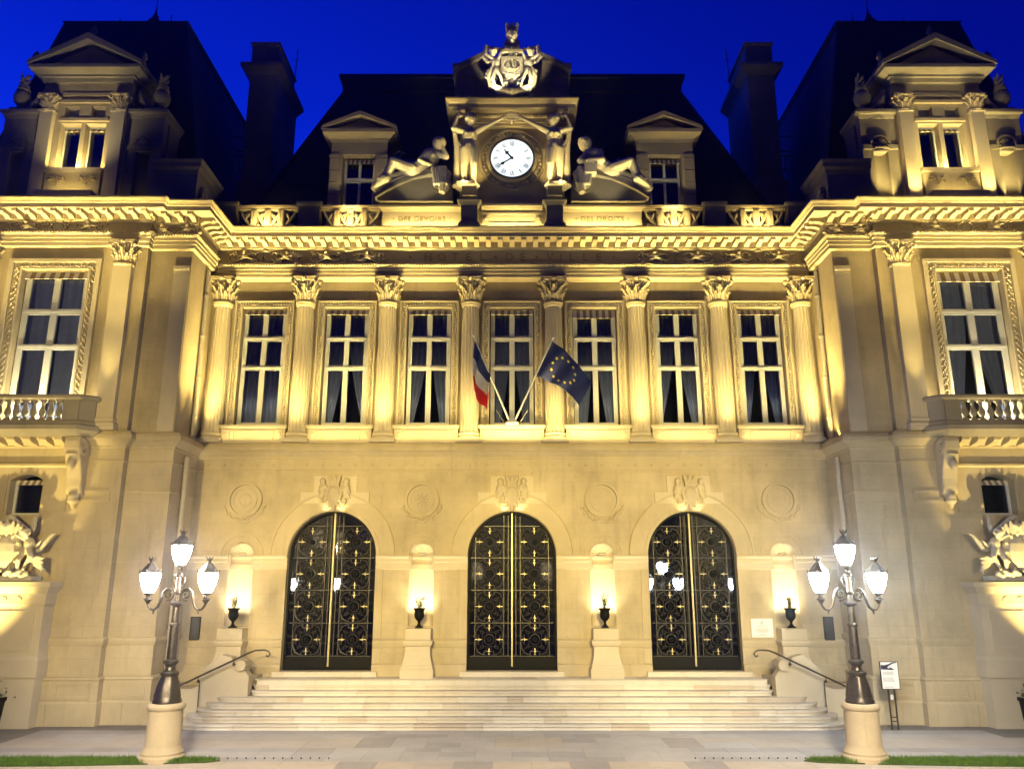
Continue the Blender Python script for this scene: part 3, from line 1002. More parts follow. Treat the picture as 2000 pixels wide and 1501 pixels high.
    # pilasters
    for px in (WX - 2.32, WX + 2.32):
        p = MB()
        p.box(-0.31, 0.31, 25.30, 25.55, 9.27, 14.55)
        po = p.build('pilaster', STP, B, (m * px, 0, 0))
        q = MB()
        q.sweep([(-0.1, 8.87), (0.11, 8.87), (0.11, 8.98), (0.09, 9.0), (0.11, 9.05), (0.09, 9.10), (0.04, 9.12), (0.03, 9.17), (0.05, 9.21), (0.03, 9.26), (-0.1, 9.27)],
                [(-0.31, 25.5), (-0.31, 25.30), (0.31, 25.30), (0.31, 25.5)])
        q.build('base', STP, po, (m * px, 0, 0))
        cc = put('capital', CAPM, po, (m * px, 25.45, 14.5))
        cc.scale = (1.0, 0.75, 0.86)
    # narrow corner pier, side return strip and rainwater pipe
    cp = MB(m)
    cp.box(11.02, 11.55, 25.70, 25.75, 8.9, 14.35)
    cp.sweep([(0, 14.35), (0.03, 14.36), (0.03, 14.45), (0.07, 14.5), (0.07, 14.62), (0, 14.63)], [(11.02, 25.72), (11.55, 25.72)])
    part('corner_pier', cp, STP)
    dp = MB(m)
    dq = MB(m)
    dp.tube([(10.9, 27.05, 15.0), (10.9, 27.05, 8.75)], 0.075, 10)
    dq.tube([(10.88, 26.75, 8.2), (10.88, 26.75, 1.5)], 0.085, 10)
    for z in (9.6, 11.0, 12.5, 14.0):
        dp.lathe([(0.09, z), (0.1, z + 0.03), (0.09, z + 0.06)], 10, (10.9, 27.05, 0))
    for z in (2.6, 4.4, 6.2, 7.9):
        dq.lathe([(0.1, z), (0.11, z + 0.03), (0.1, z + 0.06)], 10, (10.88, 26.75, 0))
    part('drain_pipe', dp, PIPE, smooth=True)
    part('drain_pipe', dq, PIPE, smooth=True)

# ---- entablature: architrave, frieze, cornice with modillions
PE = [(-22, 25.3), (-12.3, 25.3), (-12.3, 25.55), (-10.85, 25.55), (-10.85, 27.62), (10.85, 27.62), (10.85, 25.55), (12.3, 25.55), (12.3, 25.3), (22, 25.3)]
ARCH = [(-0.6, 14.98), (0, 14.985), (0, 15.12), (0.03, 15.13), (0.03, 15.25), (0.06, 15.26), (0.06, 15.36), (0.09, 15.39), (0.12, 15.45), (0.12, 15.49), (-0.6, 15.50)]
ARCHW = [(o, z + 0.22) for o, z in ARCH]
FRZ = [(-0.6, 15.495), (0, 15.50), (0, 16.02), (-0.6, 16.025)]
CORN = [(-0.6, 16.02), (0.04, 16.02), (0.09, 16.08), (0.09, 16.12), (0.11, 16.125), (0.11, 16.33), (0.60, 16.335), (0.60, 16.31), (0.64, 16.31), (0.64, 16.46), (0.68, 16.48), (0.70, 16.54), (0.76, 16.62), (0.76, 16.67), (-0.6, 16.74)]
for sg, nm_ in (((0, 4), 'wing_'), ((4, 5), ''), ((5, 9), 'wing_')):
    part(nm_ + 'architrave', MB().sweep(ARCHW if nm_ else ARCH, PE, sg), ST)
    part(nm_ + 'frieze', MB().sweep([(o, z + (0.22 if nm_ and z < 15.6 else 0)) for o, z in FRZ], PE, sg), ST)
    cn = part(nm_ + 'cornice', MB().sweep(CORN, PE, sg), ST)
    mod = MB()
    mod.prismx([(0.0, 16.33), (-0.47, 16.33), (-0.47, 16.22), (-0.40, 16.17), (-0.30, 16.20), (-0.15, 16.18), (0, 16.13)], -0.09, 0.09)
    if 'MODM' not in globals():
        MODM = mod.mesh('modillion', ST)
    a, b = sg
    for i in range(a, b):
        p, q = Vector(PE[i]), Vector(PE[i + 1])
        d = (q - p)
        L = d.length
        if L < 0.6:
            continue
        d /= L
        nrm = Vector((d.y, -d.x))
        # keep clear of concave corners
        lo, hi = 0.05, L - 0.05
        n = max(1, int(round((hi - lo) / 0.43)))
        for k in range(n + 1):
            t = lo + (hi - lo) * k / n
            pt = p + d * t + nrm * 0.11
            if abs(pt.x) > 17.3:
                continue
            o = put('modillion', MODM, cn, (pt.x, pt.y, 0))
            o.rotation_euler = (0, 0, math.atan2(d.y, d.x))
    bm_ = MB()
    for i in range(a, b):
        p, q = Vector(PE[i]), Vector(PE[i + 1])
        d = (q - p); L = d.length
        if L < 0.6:
            continue
        d /= L; nrm = Vector((d.y, -d.x))
        k = 0.05
        while k < L:
            pt = p + d * k + nrm * 0.12
            if abs(pt.x) < 17.3:
                bm_.ell((pt.x, pt.y, 15.42 + (0.22 if nm_ else 0)), (0.035, 0.035, 0.03), 6, 4)
            k += 0.1
    be = part('bead_moulding', bm_, STP); be['kind'] = 'stuff'

# frieze lettering and reliefs
for body, x in zip('\u2022HOTEL\u2022DE\u2022VILLE\u2022', (-3.75, -3.1, -2.6, -2.1, -1.6, -1.1, -0.6, -0.1, 0.4, 0.9, 1.4, 1.8, 2.2, 2.7, 3.2, 3.75)):
    text(body, 0.42, B, (x, 27.615, 15.76), LETTER, 'frieze_lettering', 0.012)

def relief(x0, x1, y, z0, z1, seed, mono=True):
    r = random.Random(seed)
    k = MB()
    cx, cz = (x0 + x1) / 2, (z0 + z1) / 2
    for s_ in (-1, 1):
        # a reclining putto and a swag towards the middle
        bx = cx + s_ * (x1 - x0) * 0.30
        j = lambda a: r.uniform(-a, a)
        k.ell((bx, y - 0.06, cz + 0.02), (0.16, 0.09, 0.10))
        k.ell((bx + s_ * 0.02 + j(.05), y - 0.1, cz + 0.17), (0.075, 0.08, 0.085))
        k.cap((bx, y - 0.07, cz), (bx - s_ * 0.28, y - 0.07, cz - 0.12 + j(.04)), 0.065, 0.04, 8)
        k.cap((bx - s_ * 0.28, y - 0.07, cz - 0.12), (bx - s_ * 0.42, y - 0.05, cz + j(.06)), 0.04, 0.025, 8)
        k.cap((bx, y - 0.07, cz - 0.03), (bx + s_ * 0.25, y - 0.06, cz - 0.15), 0.065, 0.035, 8)
        k.cap((bx, y - 0.08, cz + 0.08), (bx + s_ * 0.28, y - 0.06, cz + 0.06 + j(.06)), 0.045, 0.03, 8)
        k.cap((bx, y - 0.08, cz + 0.08), (bx - s_ * 0.22, y - 0.06, cz + 0.12), 0.045, 0.03, 8)
        for i in range(18):
            t = i / 17
            k.cap((cx + s_ * (0.26 + t * (x1 - x0) * 0.43), y - 0.03, cz + 0.12 + j(.08)), (cx + s_ * (0.30 + t * (x1 - x0) * 0.43), y - 0.06, cz + 0.16 + j(.1)), 0.045, 0.02, 6)
            k.ell((cx + s_ * (0.28 + t * (x1 - x0) * 0.42), y - 0.03, cz - 0.08 - 0.12 * sin(t * pi * 3) + j(.05)), (0.065 + j(.025), 0.07, 0.055 + j(.02)), 8, 5)
        k.tube([(a, b, c_) for a, b, c_ in spiral(bx + s_ * 0.34, cz, 0.03, 0.13, 0, s_ * 400, 14, y - 0.03)], 0.03)
    if mono:
        k.box(cx - 0.2, cx + 0.2, y - 0.04, y, cz + 0.19, cz + 0.25)
        k.ell((cx, y - 0.05, cz + 0.25), (0.12, 0.06, 0.05))
    o = part('frieze_relief', k, STC)
    sculpt(o, 0.02, 1)
    if mono:
        mo = MB()
        for p0, p1 in (((-0.1, -0.13), (-0.1, 0.13)), ((-0.1, 0.13), (0.1, -0.13)), ((0.1, -0.13), (0.1, 0.13))):
            mo.cap((cx + p0[0], y - 0.02, cz + p0[1]), (cx + p1[0], y - 0.02, cz + p1[1]), 0.02, 0.02, 6)
        part('n_monogram', mo, STC)
for i in (0, 1, 5, 6):
    relief(WIN[i] - 1.25, WIN[i] + 1.25, 27.62, 15.52, 16.0, 40 + i)
for m in (-1, 1):
    relief(m * 11.55 - 0.65, m * 11.55 + 0.65, 25.55, 15.75, 16.0, 50 + m, False)
    relief(m * WX - 1.7, m * WX + 1.7, 25.3, 15.74, 16.0, 60 + m, False)
    k = MB(m)
    for t in range(12):
        k.ell((WX + 0.26 * cos(t * pi / 6), 25.26, 15.87 + 0.2 * sin(t * pi / 6)), (0.07, 0.06, 0.06), 8, 5)
    k.ell((WX, 25.27, 15.87), (0.2, 0.06, 0.16))
    part('frieze_wreath', k, STC, smooth='all')

# ---- balconies of the wings
def baluster_mesh():
    b = MB()
    b.box(-0.085, 0.085, -0.085, 0.085, 0, 0.06); b.box(-0.085, 0.085, -0.085, 0.085, 0.60, 0.66)
    b.lathe([(0.05, 0.06), (0.07, 0.09), (0.05, 0.12), (0.085, 0.17), (0.11, 0.24), (0.10, 0.31), (0.065, 0.40), (0.045, 0.48), (0.05, 0.52), (0.07, 0.54), (0.05, 0.56), (0.065, 0.60)], 14)
    return b.mesh('baluster', STD, True)
BALM = baluster_mesh()
for m in (-1, 1):
    bx0, bx1 = WX - 2.1, WX + 2.1
    outl = [(bx0, 25.52), (bx0, 25.25), (bx0 + 0.35, 24.9), (bx1 - 0.35, 24.9), (bx1, 25.25), (bx1, 25.52)]
    pth = outl if m > 0 else [(-x, y) for x, y in reversed(outl)]
    slab = MB().sweep([(-0.75, 8.60), (0.0, 8.60), (0.06, 8.66), (0.14, 8.74), (0.20, 8.78), (0.20, 8.92), (0.12, 8.96), (-0.75, 8.97)], pth)
    bal = part('balcony', slab, STD)
    MB().sweep([(-0.10, 8.965), (0.08, 8.965), (0.08, 9.06), (0.04, 9.10), (-0.10, 9.10)], pth).build('bottom_rail', STD, bal)
    MB().sweep([(-0.10, 9.76), (0.05, 9.76), (0.10, 9.80), (0.10, 9.88), (0.04, 9.93), (-0.10, 9.93)], pth).build('top_rail', STD, bal)
    MB(m).box(bx0 + 0.36, bx0 + 0.86, 24.88, 25.06, 9.10, 9.76).build('pier', STD, bal)
    MB(m).box(bx1 - 0.86, bx1 - 0.36, 24.88, 25.06, 9.10, 9.76).build('pier', STD, bal)
    ch = MB(m)
    ch.prismz([(bx0 + 0.02, 25.24), (bx0 + 0.35, 24.91), (bx0 + 0.45, 25.0), (bx0 + 0.12, 25.5), (bx0 + 0.02, 25.5)], 9.10, 9.76)
    ch.build('corner_panel', STD, bal)
    ch = MB(m)
    ch.prismz([(bx1 - 0.02, 25.24), (bx1 - 0.35, 24.91), (bx1 - 0.45, 25.0), (bx1 - 0.12, 25.5), (bx1 - 0.02, 25.5)], 9.10, 9.76)
    ch.build('corner_panel', STD, bal)
    x = bx0 + 1.02
    while x < bx1 - 0.9:
        put('baluster', BALM, bal, (m * x, 24.98, 9.10))
        x += 0.272
    x = bx0 + 0.95
    while x < bx1 - 0.9:
        md = MB(m); md.prismx([(25.5, 8.60), (24.98, 8.60), (24.98, 8.5), (25.08, 8.43), (25.5, 8.36)], x - 0.12, x + 0.12)
        md.build('modillion', ST, bal)
        x += 0.5
    # scrolled consoles
    for cx in (bx0 + 0.45, bx1 - 0.45):
        c = MB(m)
        prof = [(25.6, 8.6), (24.95, 8.6), (24.9, 8.45), (24.92, 8.2), (25.05, 7.9), (25.2, 7.6), (25.28, 7.3), (25.3, 7.05), (25.36, 6.85), (25.6, 6.75)]
        c.prismx(prof, cx - 0.24, cx + 0.24)
        for sx in (-1, 1):
            c.tube([(cx + sx * 0.25, y, z) for y, _, z in spiral(25.15, 8.25, 0.03, 0.26, 0, 460, 24)], 0.05)
            c.tube([(cx + sx * 0.2, y, z) for y, _, z in spiral(25.4, 7.0, 0.02, 0.12, 0, 400, 14)], 0.04)
        c.ell((cx, 25.0, 7.72), (0.14, 0.14, 0.2)); c.ell((cx, 24.92, 7.68), (0.05, 0.06, 0.06))
        for t in range(5):
            c.cap((cx - 0.16 + t * 0.08, 25.08, 7.9), (cx - 0.14 + t * 0.07, 24.92, 8.05), 0.05, 0.03)
        c.cap((cx, 25.4, 6.75), (cx, 25.45, 6.45), 0.17, 0.08)
        c.ell((cx, 25.42, 6.62), (0.2, 0.18, 0.10))
        sculpt(part('balcony_console', c, STC), 0.03, 2)
# ================================================================ ATTIC, CLOCK GABLE, ROOFS
# attic floor slabs keep the rooms below dark
part('attic_floor', MB().box(-10.8, 10.8, 27.8, 38, 16.6, 16.7), DARKIN)
for m in (-1, 1):
    part('attic_floor', MB(m).box(11.0, 22, 25.9, 38, 16.6, 16.7), DARKIN)
    # balustrade between end pier, middle pier and inscription panel
    for x0, x1 in ((7.95, 10.15), (4.88, 7.08)):
        b = MB(m)
        b.box(x0, x1, 27.36, 27.62, 17.55, 17.62); b.box(x0 - 0.02, x1 + 0.02, 27.32, 27.66, 17.622, 17.72)
        b.box(x0, x1, 27.36, 27.62, 16.7, 16.80)
        bo = part('pierced_balustrade', b, ST)
        n = 5
        W = (x1 - x0)
        xs = [x0 + W * t for t in (0.0, 0.27, 0.5, 0.73, 1.0)]
        for i in (1, 2, 3):
            p = MB()
            p.box(-0.11, 0.11, 27.33, 27.6, 16.80, 17.55)
            p.box(-0.075, -0.02, 27.305, 27.33, 16.95, 17.5); p.box(0.02, 0.075, 27.305, 27.33, 16.95, 17.5)
            p.box(-0.13, 0.13, 27.30, 27.62, 16.705, 16.82)
            p.build('post', ST, bo, (m * xs[i], 0, 0))
        for i in range(4):
            sgn = 1 if i < 2 else -1
            a0, a1 = xs[i] + 0.1, xs[i + 1] - 0.1
            cx = (a0 + a1) / 2; hw = (a1 - a0) / 2
            s_ = MB(m)
            s_.tube([(cx - sgn * hw, 27.45, 17.5), (cx - sgn * hw * 0.75, 27.45, 17.35), (cx, 27.45, 17.15), (cx + sgn * hw * 0.7, 27.45, 16.98), (cx + sgn * hw, 27.45, 16.85)], [0.035, 0.05, 0.06, 0.05, 0.04], 8)
            s_.tube([(a, y, z) for a, y, z in spiral(cx + sgn * hw * 0.35, 17.36, 0.02, 0.08, 20, 20 + sgn * 400, 16, 27.45)], 0.032, 7)
            s_.tube([(a, y, z) for a, y, z in spiral(cx - sgn * hw * 0.4, 16.93, 0.02, 0.09, 200, 200 + sgn * 360, 14, 27.45)], 0.04, 7)
            s_.cap((cx - sgn * hw * 0.1, 27.43, 17.15), (cx + sgn * hw * 0.5, 27.43, 17.42), 0.05, 0.03)
            s_.build('scroll', STC, bo, smooth=True)
    for x0, x1 in ((7.12, 7.90), (10.2, 10.85)):
        b = MB(m)
        b.box(x0, x1, 27.28, 27.7, 16.7, 17.66)
        b.sweep([(-0.1, 17.66), (0.05, 17.68), (0.08, 17.76), (0.08, 17.82), (-0.1, 17.85)], [(x0, 27.7), (x0, 27.28), (x1, 27.28), (x1, 27.7)])
        b.sweep([(-0.1, 16.7), (0.06, 16.71), (0.06, 16.82), (-0.1, 16.86)], [(x0, 27.7), (x0, 27.28), (x1, 27.28), (x1, 27.7)])
        part('balustrade_pier', b, STD)
    # inscription panel
    b = MB(m)
    b.box(1.86, 4.82, 27.45, 27.9, 16.7, 17.52)
    b.sweep([(-0.1, 16.7), (0.10, 16.71), (0.10, 16.80), (0.05, 16.86), (0.02, 16.95), (-0.1, 16.96)], [(1.9, 27.45), (4.8, 27.45), (4.8, 27.9)])
    b.sweep([(-0.1, 17.50), (0.03, 17.52), (0.08, 17.60), (0.16, 17.64), (0.16, 17.72), (0.10, 17.76), (-0.1, 17.80)], [(1.9, 27.45), (4.8, 27.45), (4.8, 27.9)])
    ip = part('inscription_panel', b, STP)
    text('\u2022 DES DROITS \u2022' if m > 0 else '\u2022 DES DEVOIRS \u2022', 0.27, ip, (m * 3.35, 27.44, 17.2), LETTER, 'lettering', 0.012, space=1.12)
    # pedestal under each standing figure
    p = MB(m)
    p.box(1.27, 1.87, 27.08, 27.7, 16.86, 17.62)
    p.sweep([(-0.1, 16.7), (0.10, 16.71), (0.10, 16.82), (0.0, 16.98), (-0.1, 17.0)], [(1.27, 27.7), (1.27, 27.08), (1.87, 27.08), (1.87, 27.7)])
    p.sweep([(-0.1, 17.58), (0.02, 17.60), (0.10, 17.72), (0.14, 17.74), (0.14, 17.84), (-0.1, 17.88)], [(1.27, 27.7), (1.27, 27.08), (1.87, 27.08), (1.87, 27.7)])
    p.box(1.3, 1.84, 26.85, 27.4, 17.88, 18.28)
    part('figure_pedestal', p, STD)
    # curved half pediment with volute
    s_ = MB(m)
    top = [(5.05, 17.98), (4.6, 18.28), (4.1, 18.55), (3.6, 18.78), (3.1, 18.92), (2.75, 18.95), (2.45, 18.85), (2.25, 18.6), (2.2, 18.3)]
    s_.prism([(2.2, 17.8)] + [(4.9, 17.8)] + top, 27.15, 27.8)
    for i in range(len(top) - 3):
        (xa, za), (xb, zb) = top[i], top[i + 1]
        s_.prism([(xa, za - 0.10), (xb, zb - 0.10), (xb, zb + 0.05), (xa, za + 0.05)], 27.0, 27.86)
    s_.tube([(a, y, z) for a, y, z in spiral(2.66, 18.52, 0.06, 0.37, 0, 620, 40, 27.1)], [0.06 + 0.03 * i / 40 for i in range(41)], 8)
    s_.prism([(2.66 + 0.4 * cos(t * pi / 10), 18.52 + 0.4 * sin(t * pi / 10)) for t in range(20)], 27.12, 27.5)
    part('scroll_pediment', s_, STD, smooth=False)

cp = MB()
cp.box(-1.25, 1.25, 27.45, 27.9, 16.7, 17.8)
cp.sweep([(-0.1, 16.7), (0.10, 16.71), (0.10, 16.80), (0.05, 16.86), (0.02, 16.95), (-0.1, 16.96)], [(-1.15, 27.45), (1.15, 27.45)])
cp.sweep([(-0.1, 17.52), (0.03, 17.54), (0.10, 17.64), (0.16, 17.68), (0.16, 17.76), (-0.1, 17.82)], [(-1.13, 27.45), (1.13, 27.45)])
cp.plate(rect(-1.1, 1.1, 17.02, 17.46), [rect(-0.86, 0.86, 17.04, 17.38)], 27.38, 27.46)
for sx in (-1, 1):
    cp.ell((sx * 0.98, 27.37, 17.2), (0.09, 0.04, 0.12))
part('centre_panel', cp, STP, fix=True)

# ---- clock storey
cl = MB()
cl.plate(rect(-1.98, 1.98, 17.7, 21.1), [arc(0, 19.68, 0.86, 0, 354, 40)], 27.55, 28.7)
for sx in (-1, 1):
    x0, x1 = (1.32, 1.96) if sx > 0 else (-1.96, -1.32)
    cl.box(x0, x1, 27.38, 27.56, 17.88, 21.06)
part('clock_storey', cl, ST, fix=True)
ce = MB()
loop = [(-1.98, 28.7), (-1.98, 27.36), (1.98, 27.36), (1.98, 28.7)]
ce.sweep([(-0.4, 21.02), (0.02, 21.03), (0.02, 21.14), (0.06, 21.16), (0.06, 21.32), (0.12, 21.36), (0.12, 21.48), (0.42, 21.56), (0.42, 21.70), (0.48, 21.74), (0.54, 21.86), (0.54, 21.92), (-0.4, 22.0)], loop)
cor = part('clock_cornice', ce, ST)
dn = MB()
x = -1.98
while x < 1.99:
    dn.box(x, x + 0.055, 27.18, 27.3, 21.37, 21.47)
    x += 0.105
dn.build('dentils', STP, cor)
for sx in (-1, 1):
    k = MB(sx)
    k.prismx([(27.3, 21.5), (26.92, 21.5), (26.92, 21.4), (27.05, 21.3), (27.18, 21.1), (27.2, 20.9), (27.36, 20.8)], 1.72, 2.1)
    k.ell((1.91, 27.05, 21.25), (0.14, 0.12, 0.12))
    k.build('bracket', STC, cor, smooth=True)
ub = MB()
ub.prism([(-2.22, 21.98), (2.22, 21.98), (2.22, 23.62), (1.3, 24.28), (-1.3, 24.28), (-2.22, 23.62)], 27.75, 28.9)
for sx in (-1, 1):
    b = [(2.3, 23.62), (2.3, 23.80), (1.0, 24.52), (1.0, 24.32)]
    ub.prism([(sx * a, z) for a, z in b], 27.55, 28.95)
    b = [(1.2, 23.40), (2.1, 23.40), (2.1, 23.52), (1.2, 23.52)]
    ub.prism([(sx * a, z) for a, z in b], 27.66, 27.76)
    x0, x1 = (1.5, 2.1) if sx > 0 else (-2.1, -1.5)
    ub.box(x0, x1, 27.68, 27.76, 22.1, 23.3)
    x0, x1 = (2.12, 2.34) if sx > 0 else (-2.34, -2.12)
    ub.box(x0, x1, 27.6, 28.9, 23.78, 23.95)
part('gable', ub, STD, fix=True)

# clock
DIAL = emit('clock_dial', (0.86, 0.97, 1.0), 1.35)
HAND = plain('clock_black', (0.015, 0.03, 0.035), 0.5)
dial = MB(); dial.prism([(0.8 * cos(2 * pi * i / 64), 0.8 * sin(2 * pi * i / 64)) for i in range(64)], 0, 0.05)
clk = dial.build('clock', DIAL, B, (0, 27.40, 19.68))
rg = MB()
rg.plate(ring(0, 0, 0.795, 0.86, 64, 0, 359.9), [], -0.05, 0.3)
rg.build('rim', BRONZE, clk, (0, 27.40, 19.68), fix=True)
rg = MB()
rg.plate(ring(0, 0, 0.862, 0.98, 64, 0, 359.9), [], 0.0, 0.2)
rg.plate(ring(0, 0, 1.18, 1.26, 64, 0, 359.9), [], 0.06, 0.2)
random.seed(8)
for t in range(44):
    a = 2 * pi * t / 44
    rg.ell((1.08 * cos(a), 0.1, 1.08 * sin(a)), (0.085, 0.07, 0.07 + 0.02 * random.random()), 7, 4)
rg.build('wreath', STC, clk, (0, 27.40, 19.68), smooth=True)
nl = MB()
rom = ['XII', 'I', 'II', 'III', 'IIII', 'V', 'VI', 'VII', 'VIII', 'IX', 'X', 'XI']
for h, r in enumerate(rom):
    th = -2 * pi * h / 12
    w = sum({'I': .044, 'V': .088, 'X': .09}[c] for c in r)
    x = -w / 2
    def seg(xa, za, xb, zb, t):
        d = Vector((xb - xa, zb - za)).normalized(); n = Vector((-d.y, d.x)) * t / 2
        P = [(xa + n.x, za + n.y), (xa - n.x, za - n.y), (xb - n.x, zb - n.y), (xb + n.x, zb + n.y)]
        nl.prism([(p[0] * cos(th) - (p[1] + 0.62) * sin(th), p[0] * sin(th) + (p[1] + 0.62) * cos(th)) for p in P], -0.004, 0.0)
    for c in r:
        if c == 'I':
            seg(x + .022, -.10, x + .022, .10, .024); x += .044
        elif c == 'V':
            seg(x + .01, .10, x + .044, -.10, .026); seg(x + .078, .10, x + .044, -.10, .015); x += .088
        else:
            seg(x + .01, .10, x + .08, -.10, .026); seg(x + .08, .10, x + .01, -.10, .015); x += .09
nl.plate(ring(0, 0, 0.765, 0.772, 64, 0, 359.9), [], -0.004, 0)
nl.plate(ring(0, 0, 0.425, 0.430, 64, 0, 359.9), [], -0.004, 0)
nl.build('numerals', HAND, clk, (0, 27.395, 19.68), fix=True)
def hand(ang, L, w, y):
    h = MB()
    a = radians(ang)
    P = [(-w * .5, -0.06), (w * .5, -0.06), (w * .45, L * .5), (w * 1.3, L * .62), (w * .4, L * .74), (w * .2, L), (-w * .2, L), (-w * .4, L * .74), (-w * 1.3, L * .62), (-w * .45, L * .5)]
    h.prism([(p[0] * cos(a) + p[1] * sin(a), -p[0] * sin(a) + p[1] * cos(a)) for p in P], y, y + 0.012)
    h.prism([(0.05 * cos(t), 0.05 * sin(t)) for t in [k * pi / 8 for k in range(16)]], y - 0.002, y + 0.014)
    h.build('hand', HAND, clk, (0, 27.385, 19.68))
hand(320, 0.48, 0.075, -0.02)
hand(237, 0.68, 0.055, -0.045)

# ---- sculpture ------------------------------------------------------------
def hands(k, p, d, s=1.0):
    """palm with four fingers and a thumb, pointing along d"""
    p, d = Vector(p), Vector(d).normalized()
    u = d.cross(Vector((0, 1, 0))); u = u.normalized() if u.length > 0.1 else Vector((1, 0, 0))
    k.cap(p, p + d * 0.10 * s, 0.055 * s, 0.06 * s, 8)
    for i in range(4):
        o = u * (i - 1.5) * 0.034 * s
        L = (0.11, 0.135, 0.125, 0.095)[i] * s
        k.cap(p + d * 0.11 * s + o, p + d * (0.11 * s + L) + o * 1.25 + Vector((0, -0.03 * s, 0)), 0.021 * s, 0.016 * s, 6)
    k.cap(p + d * 0.03 * s + u * 0.05 * s, p + d * 0.12 * s + u * 0.11 * s, 0.024 * s, 0.018 * s, 6)

def head(k, c, tilt=(0, 0, 0), s=1.0, bun=True):
    R = Matrix.Rotation(tilt[2], 3, 'Z') @ Matrix.Rotation(tilt[1], 3, 'Y') @ Matrix.Rotation(tilt[0], 3, 'X')
    c = Vector(c)
    def e(p, r):
        k.ell(c + R @ Vector(p) * s, tuple(x * s for x in r), 10, 7, R)
    e((0, 0, 0.02), (0.16, 0.19, 0.21)); e((0, -0.04, -0.09), (0.115, 0.13, 0.13))
    e((0, -0.19, -0.02), (0.03, 0.05, 0.06)); e((0, -0.165, -0.105), (0.05, 0.025, 0.02))
    for sx in (-1, 1):
        e((sx * 0.065, -0.165, 0.045), (0.05, 0.02, 0.02)); e((sx * 0.165, 0.0, -0.02), (0.025, 0.04, 0.06))
    e((0, 0.05, 0.10), (0.19, 0.19, 0.17))
    for t in range(7):
        a = pi * t / 6
        e((0.17 * cos(a), -0.06, 0.06 + 0.14 * sin(a)), (0.05, 0.06, 0.05))
    if bun:
        e((0, 0.2, 0.08), (0.10, 0.10, 0.10))

def standing(m):
    k = MB(m)
    k.fat = 1.26
    # weight on the outer leg, inner knee bent; the inner arm reaches up towards the crown of the dial
    P = {}
    k.cap((0.16, 0, 0.10), (0.18, 0.02, 0.72), 0.065, 0.10)
    k.cap((0.18, 0.0, 0.76), (0.14, 0.0, 1.40), 0.11, 0.18)
    k.cap((0.18, 0.03, 0.62), (0.18, 0.06, 0.45), 0.095, 0.085)
    k.cap((0.16, -0.02, 0.06), (0.18, -0.24, 0.04), 0.065, 0.045)
    k.cap((-0.20, 0.06, 0.12), (-0.19, -0.16, 0.74), 0.06, 0.10)
    k.cap((-0.19, -0.14, 0.76), (-0.10, 0.0, 1.38), 0.115, 0.18)
    k.cap((-0.20, 0.0, 0.08), (-0.24, -0.22, 0.03), 0.055, 0.04)
    k.ell((0.02, 0.02, 1.47), (0.27, 0.19, 0.21)); k.ell((0.0, -0.04, 1.55), (0.20, 0.14, 0.16))
    k.ell((0.0, 0.02, 1.74), (0.205, 0.145, 0.22)); k.ell((-0.01, 0.0, 2.00), (0.235, 0.165, 0.22)); k.ell((-0.02, 0.0, 2.16), (0.27, 0.14, 0.13))
    for sx in (-1, 1):
        k.ell((sx * 0.105 - 0.01, -0.13, 2.03), (0.095, 0.085, 0.09))
    k.cap((-0.02, 0.0, 2.22), (-0.03, -0.01, 2.46), 0.095, 0.08)
    head(k, (-0.04, -0.05, 2.62), (0.25, 0.0, -0.45 * 1), 1.0)
    k.cap((-0.26, 0, 2.20), (-0.70, -0.05, 2.42), 0.105, 0.075); k.cap((-0.70, -0.05, 2.42), (-1.18, -0.05, 2.70), 0.075, 0.05)
    hands(k, (-1.18, -0.05, 2.70), (-1, 0, 0.5), 0.9)
    k.cap((0.25, 0, 2.20), (0.60, -0.05, 2.28), 0.105, 0.08); k.cap((0.60, -0.05, 2.28), (0.47, -0.08, 2.72), 0.08, 0.05)
    hands(k, (0.47, -0.08, 2.72), (-0.4, 0, 1), 0.9)
    # drapery falling behind the outer hip to the ground, over a rock
    k.tube([(0.50, -0.05, 2.66), (0.56, 0.05, 2.2), (0.48, 0.18, 1.7), (0.46, 0.24, 1.1), (0.48, 0.24, 0.5), (0.46, 0.2, 0.0)], [0.07, 0.09, 0.11, 0.12, 0.13, 0.15], 10)
    k.tube([(0.38, 0.0, 1.75), (0.2, -0.12, 1.42), (0.05, -0.16, 1.34), (-0.15, -0.08, 1.42)], [0.06, 0.06, 0.05, 0.05], 8)
    k.ell((0.1, 0.1, 0.0), (0.42, 0.26, 0.12))
    k.box(-0.28, 0.42, -0.28, 0.3, -0.12, 0.01)
    return k
for m in (-1, 1):
    lab = 'stone nude standing {} the clock dial, inner arm stretched up to its crown'.format('left of' if m < 0 else 'right of')
    o = standing(m).build('statue', STAT, None, (m * 1.60, 26.98, 18.37), smooth=True)
    tag(sculpt(o, 0.017, 1), lab, 'statue', 'standing figures beside the clock')
# crown of leaves held above the dial
wr = MB()
random.seed(4)
for t in range(26):
    a = pi * (t / 25)
    wr.cap((0.26 * cos(a), 26.93, 21.12 + 0.12 * sin(a)), (0.26 * cos(a) + random.uniform(-.05, .05), 26.9, 21.2 + 0.14 * sin(a)), 0.04, 0.02, 6)
wr.tube([(0.28 * cos(a * pi / 8), 26.95, 21.10 + 0.08 * sin(a * pi / 8)) for a in range(17)], 0.03)
wr.cap((0, 26.98, 21.05), (0, 27.4, 21.15), 0.05, 0.06)
o = tag(wr.build('leaf_crown', STAT, None, smooth=True), 'small stone leaf crown held above the clock between two outstretched hands', 'stone crown')

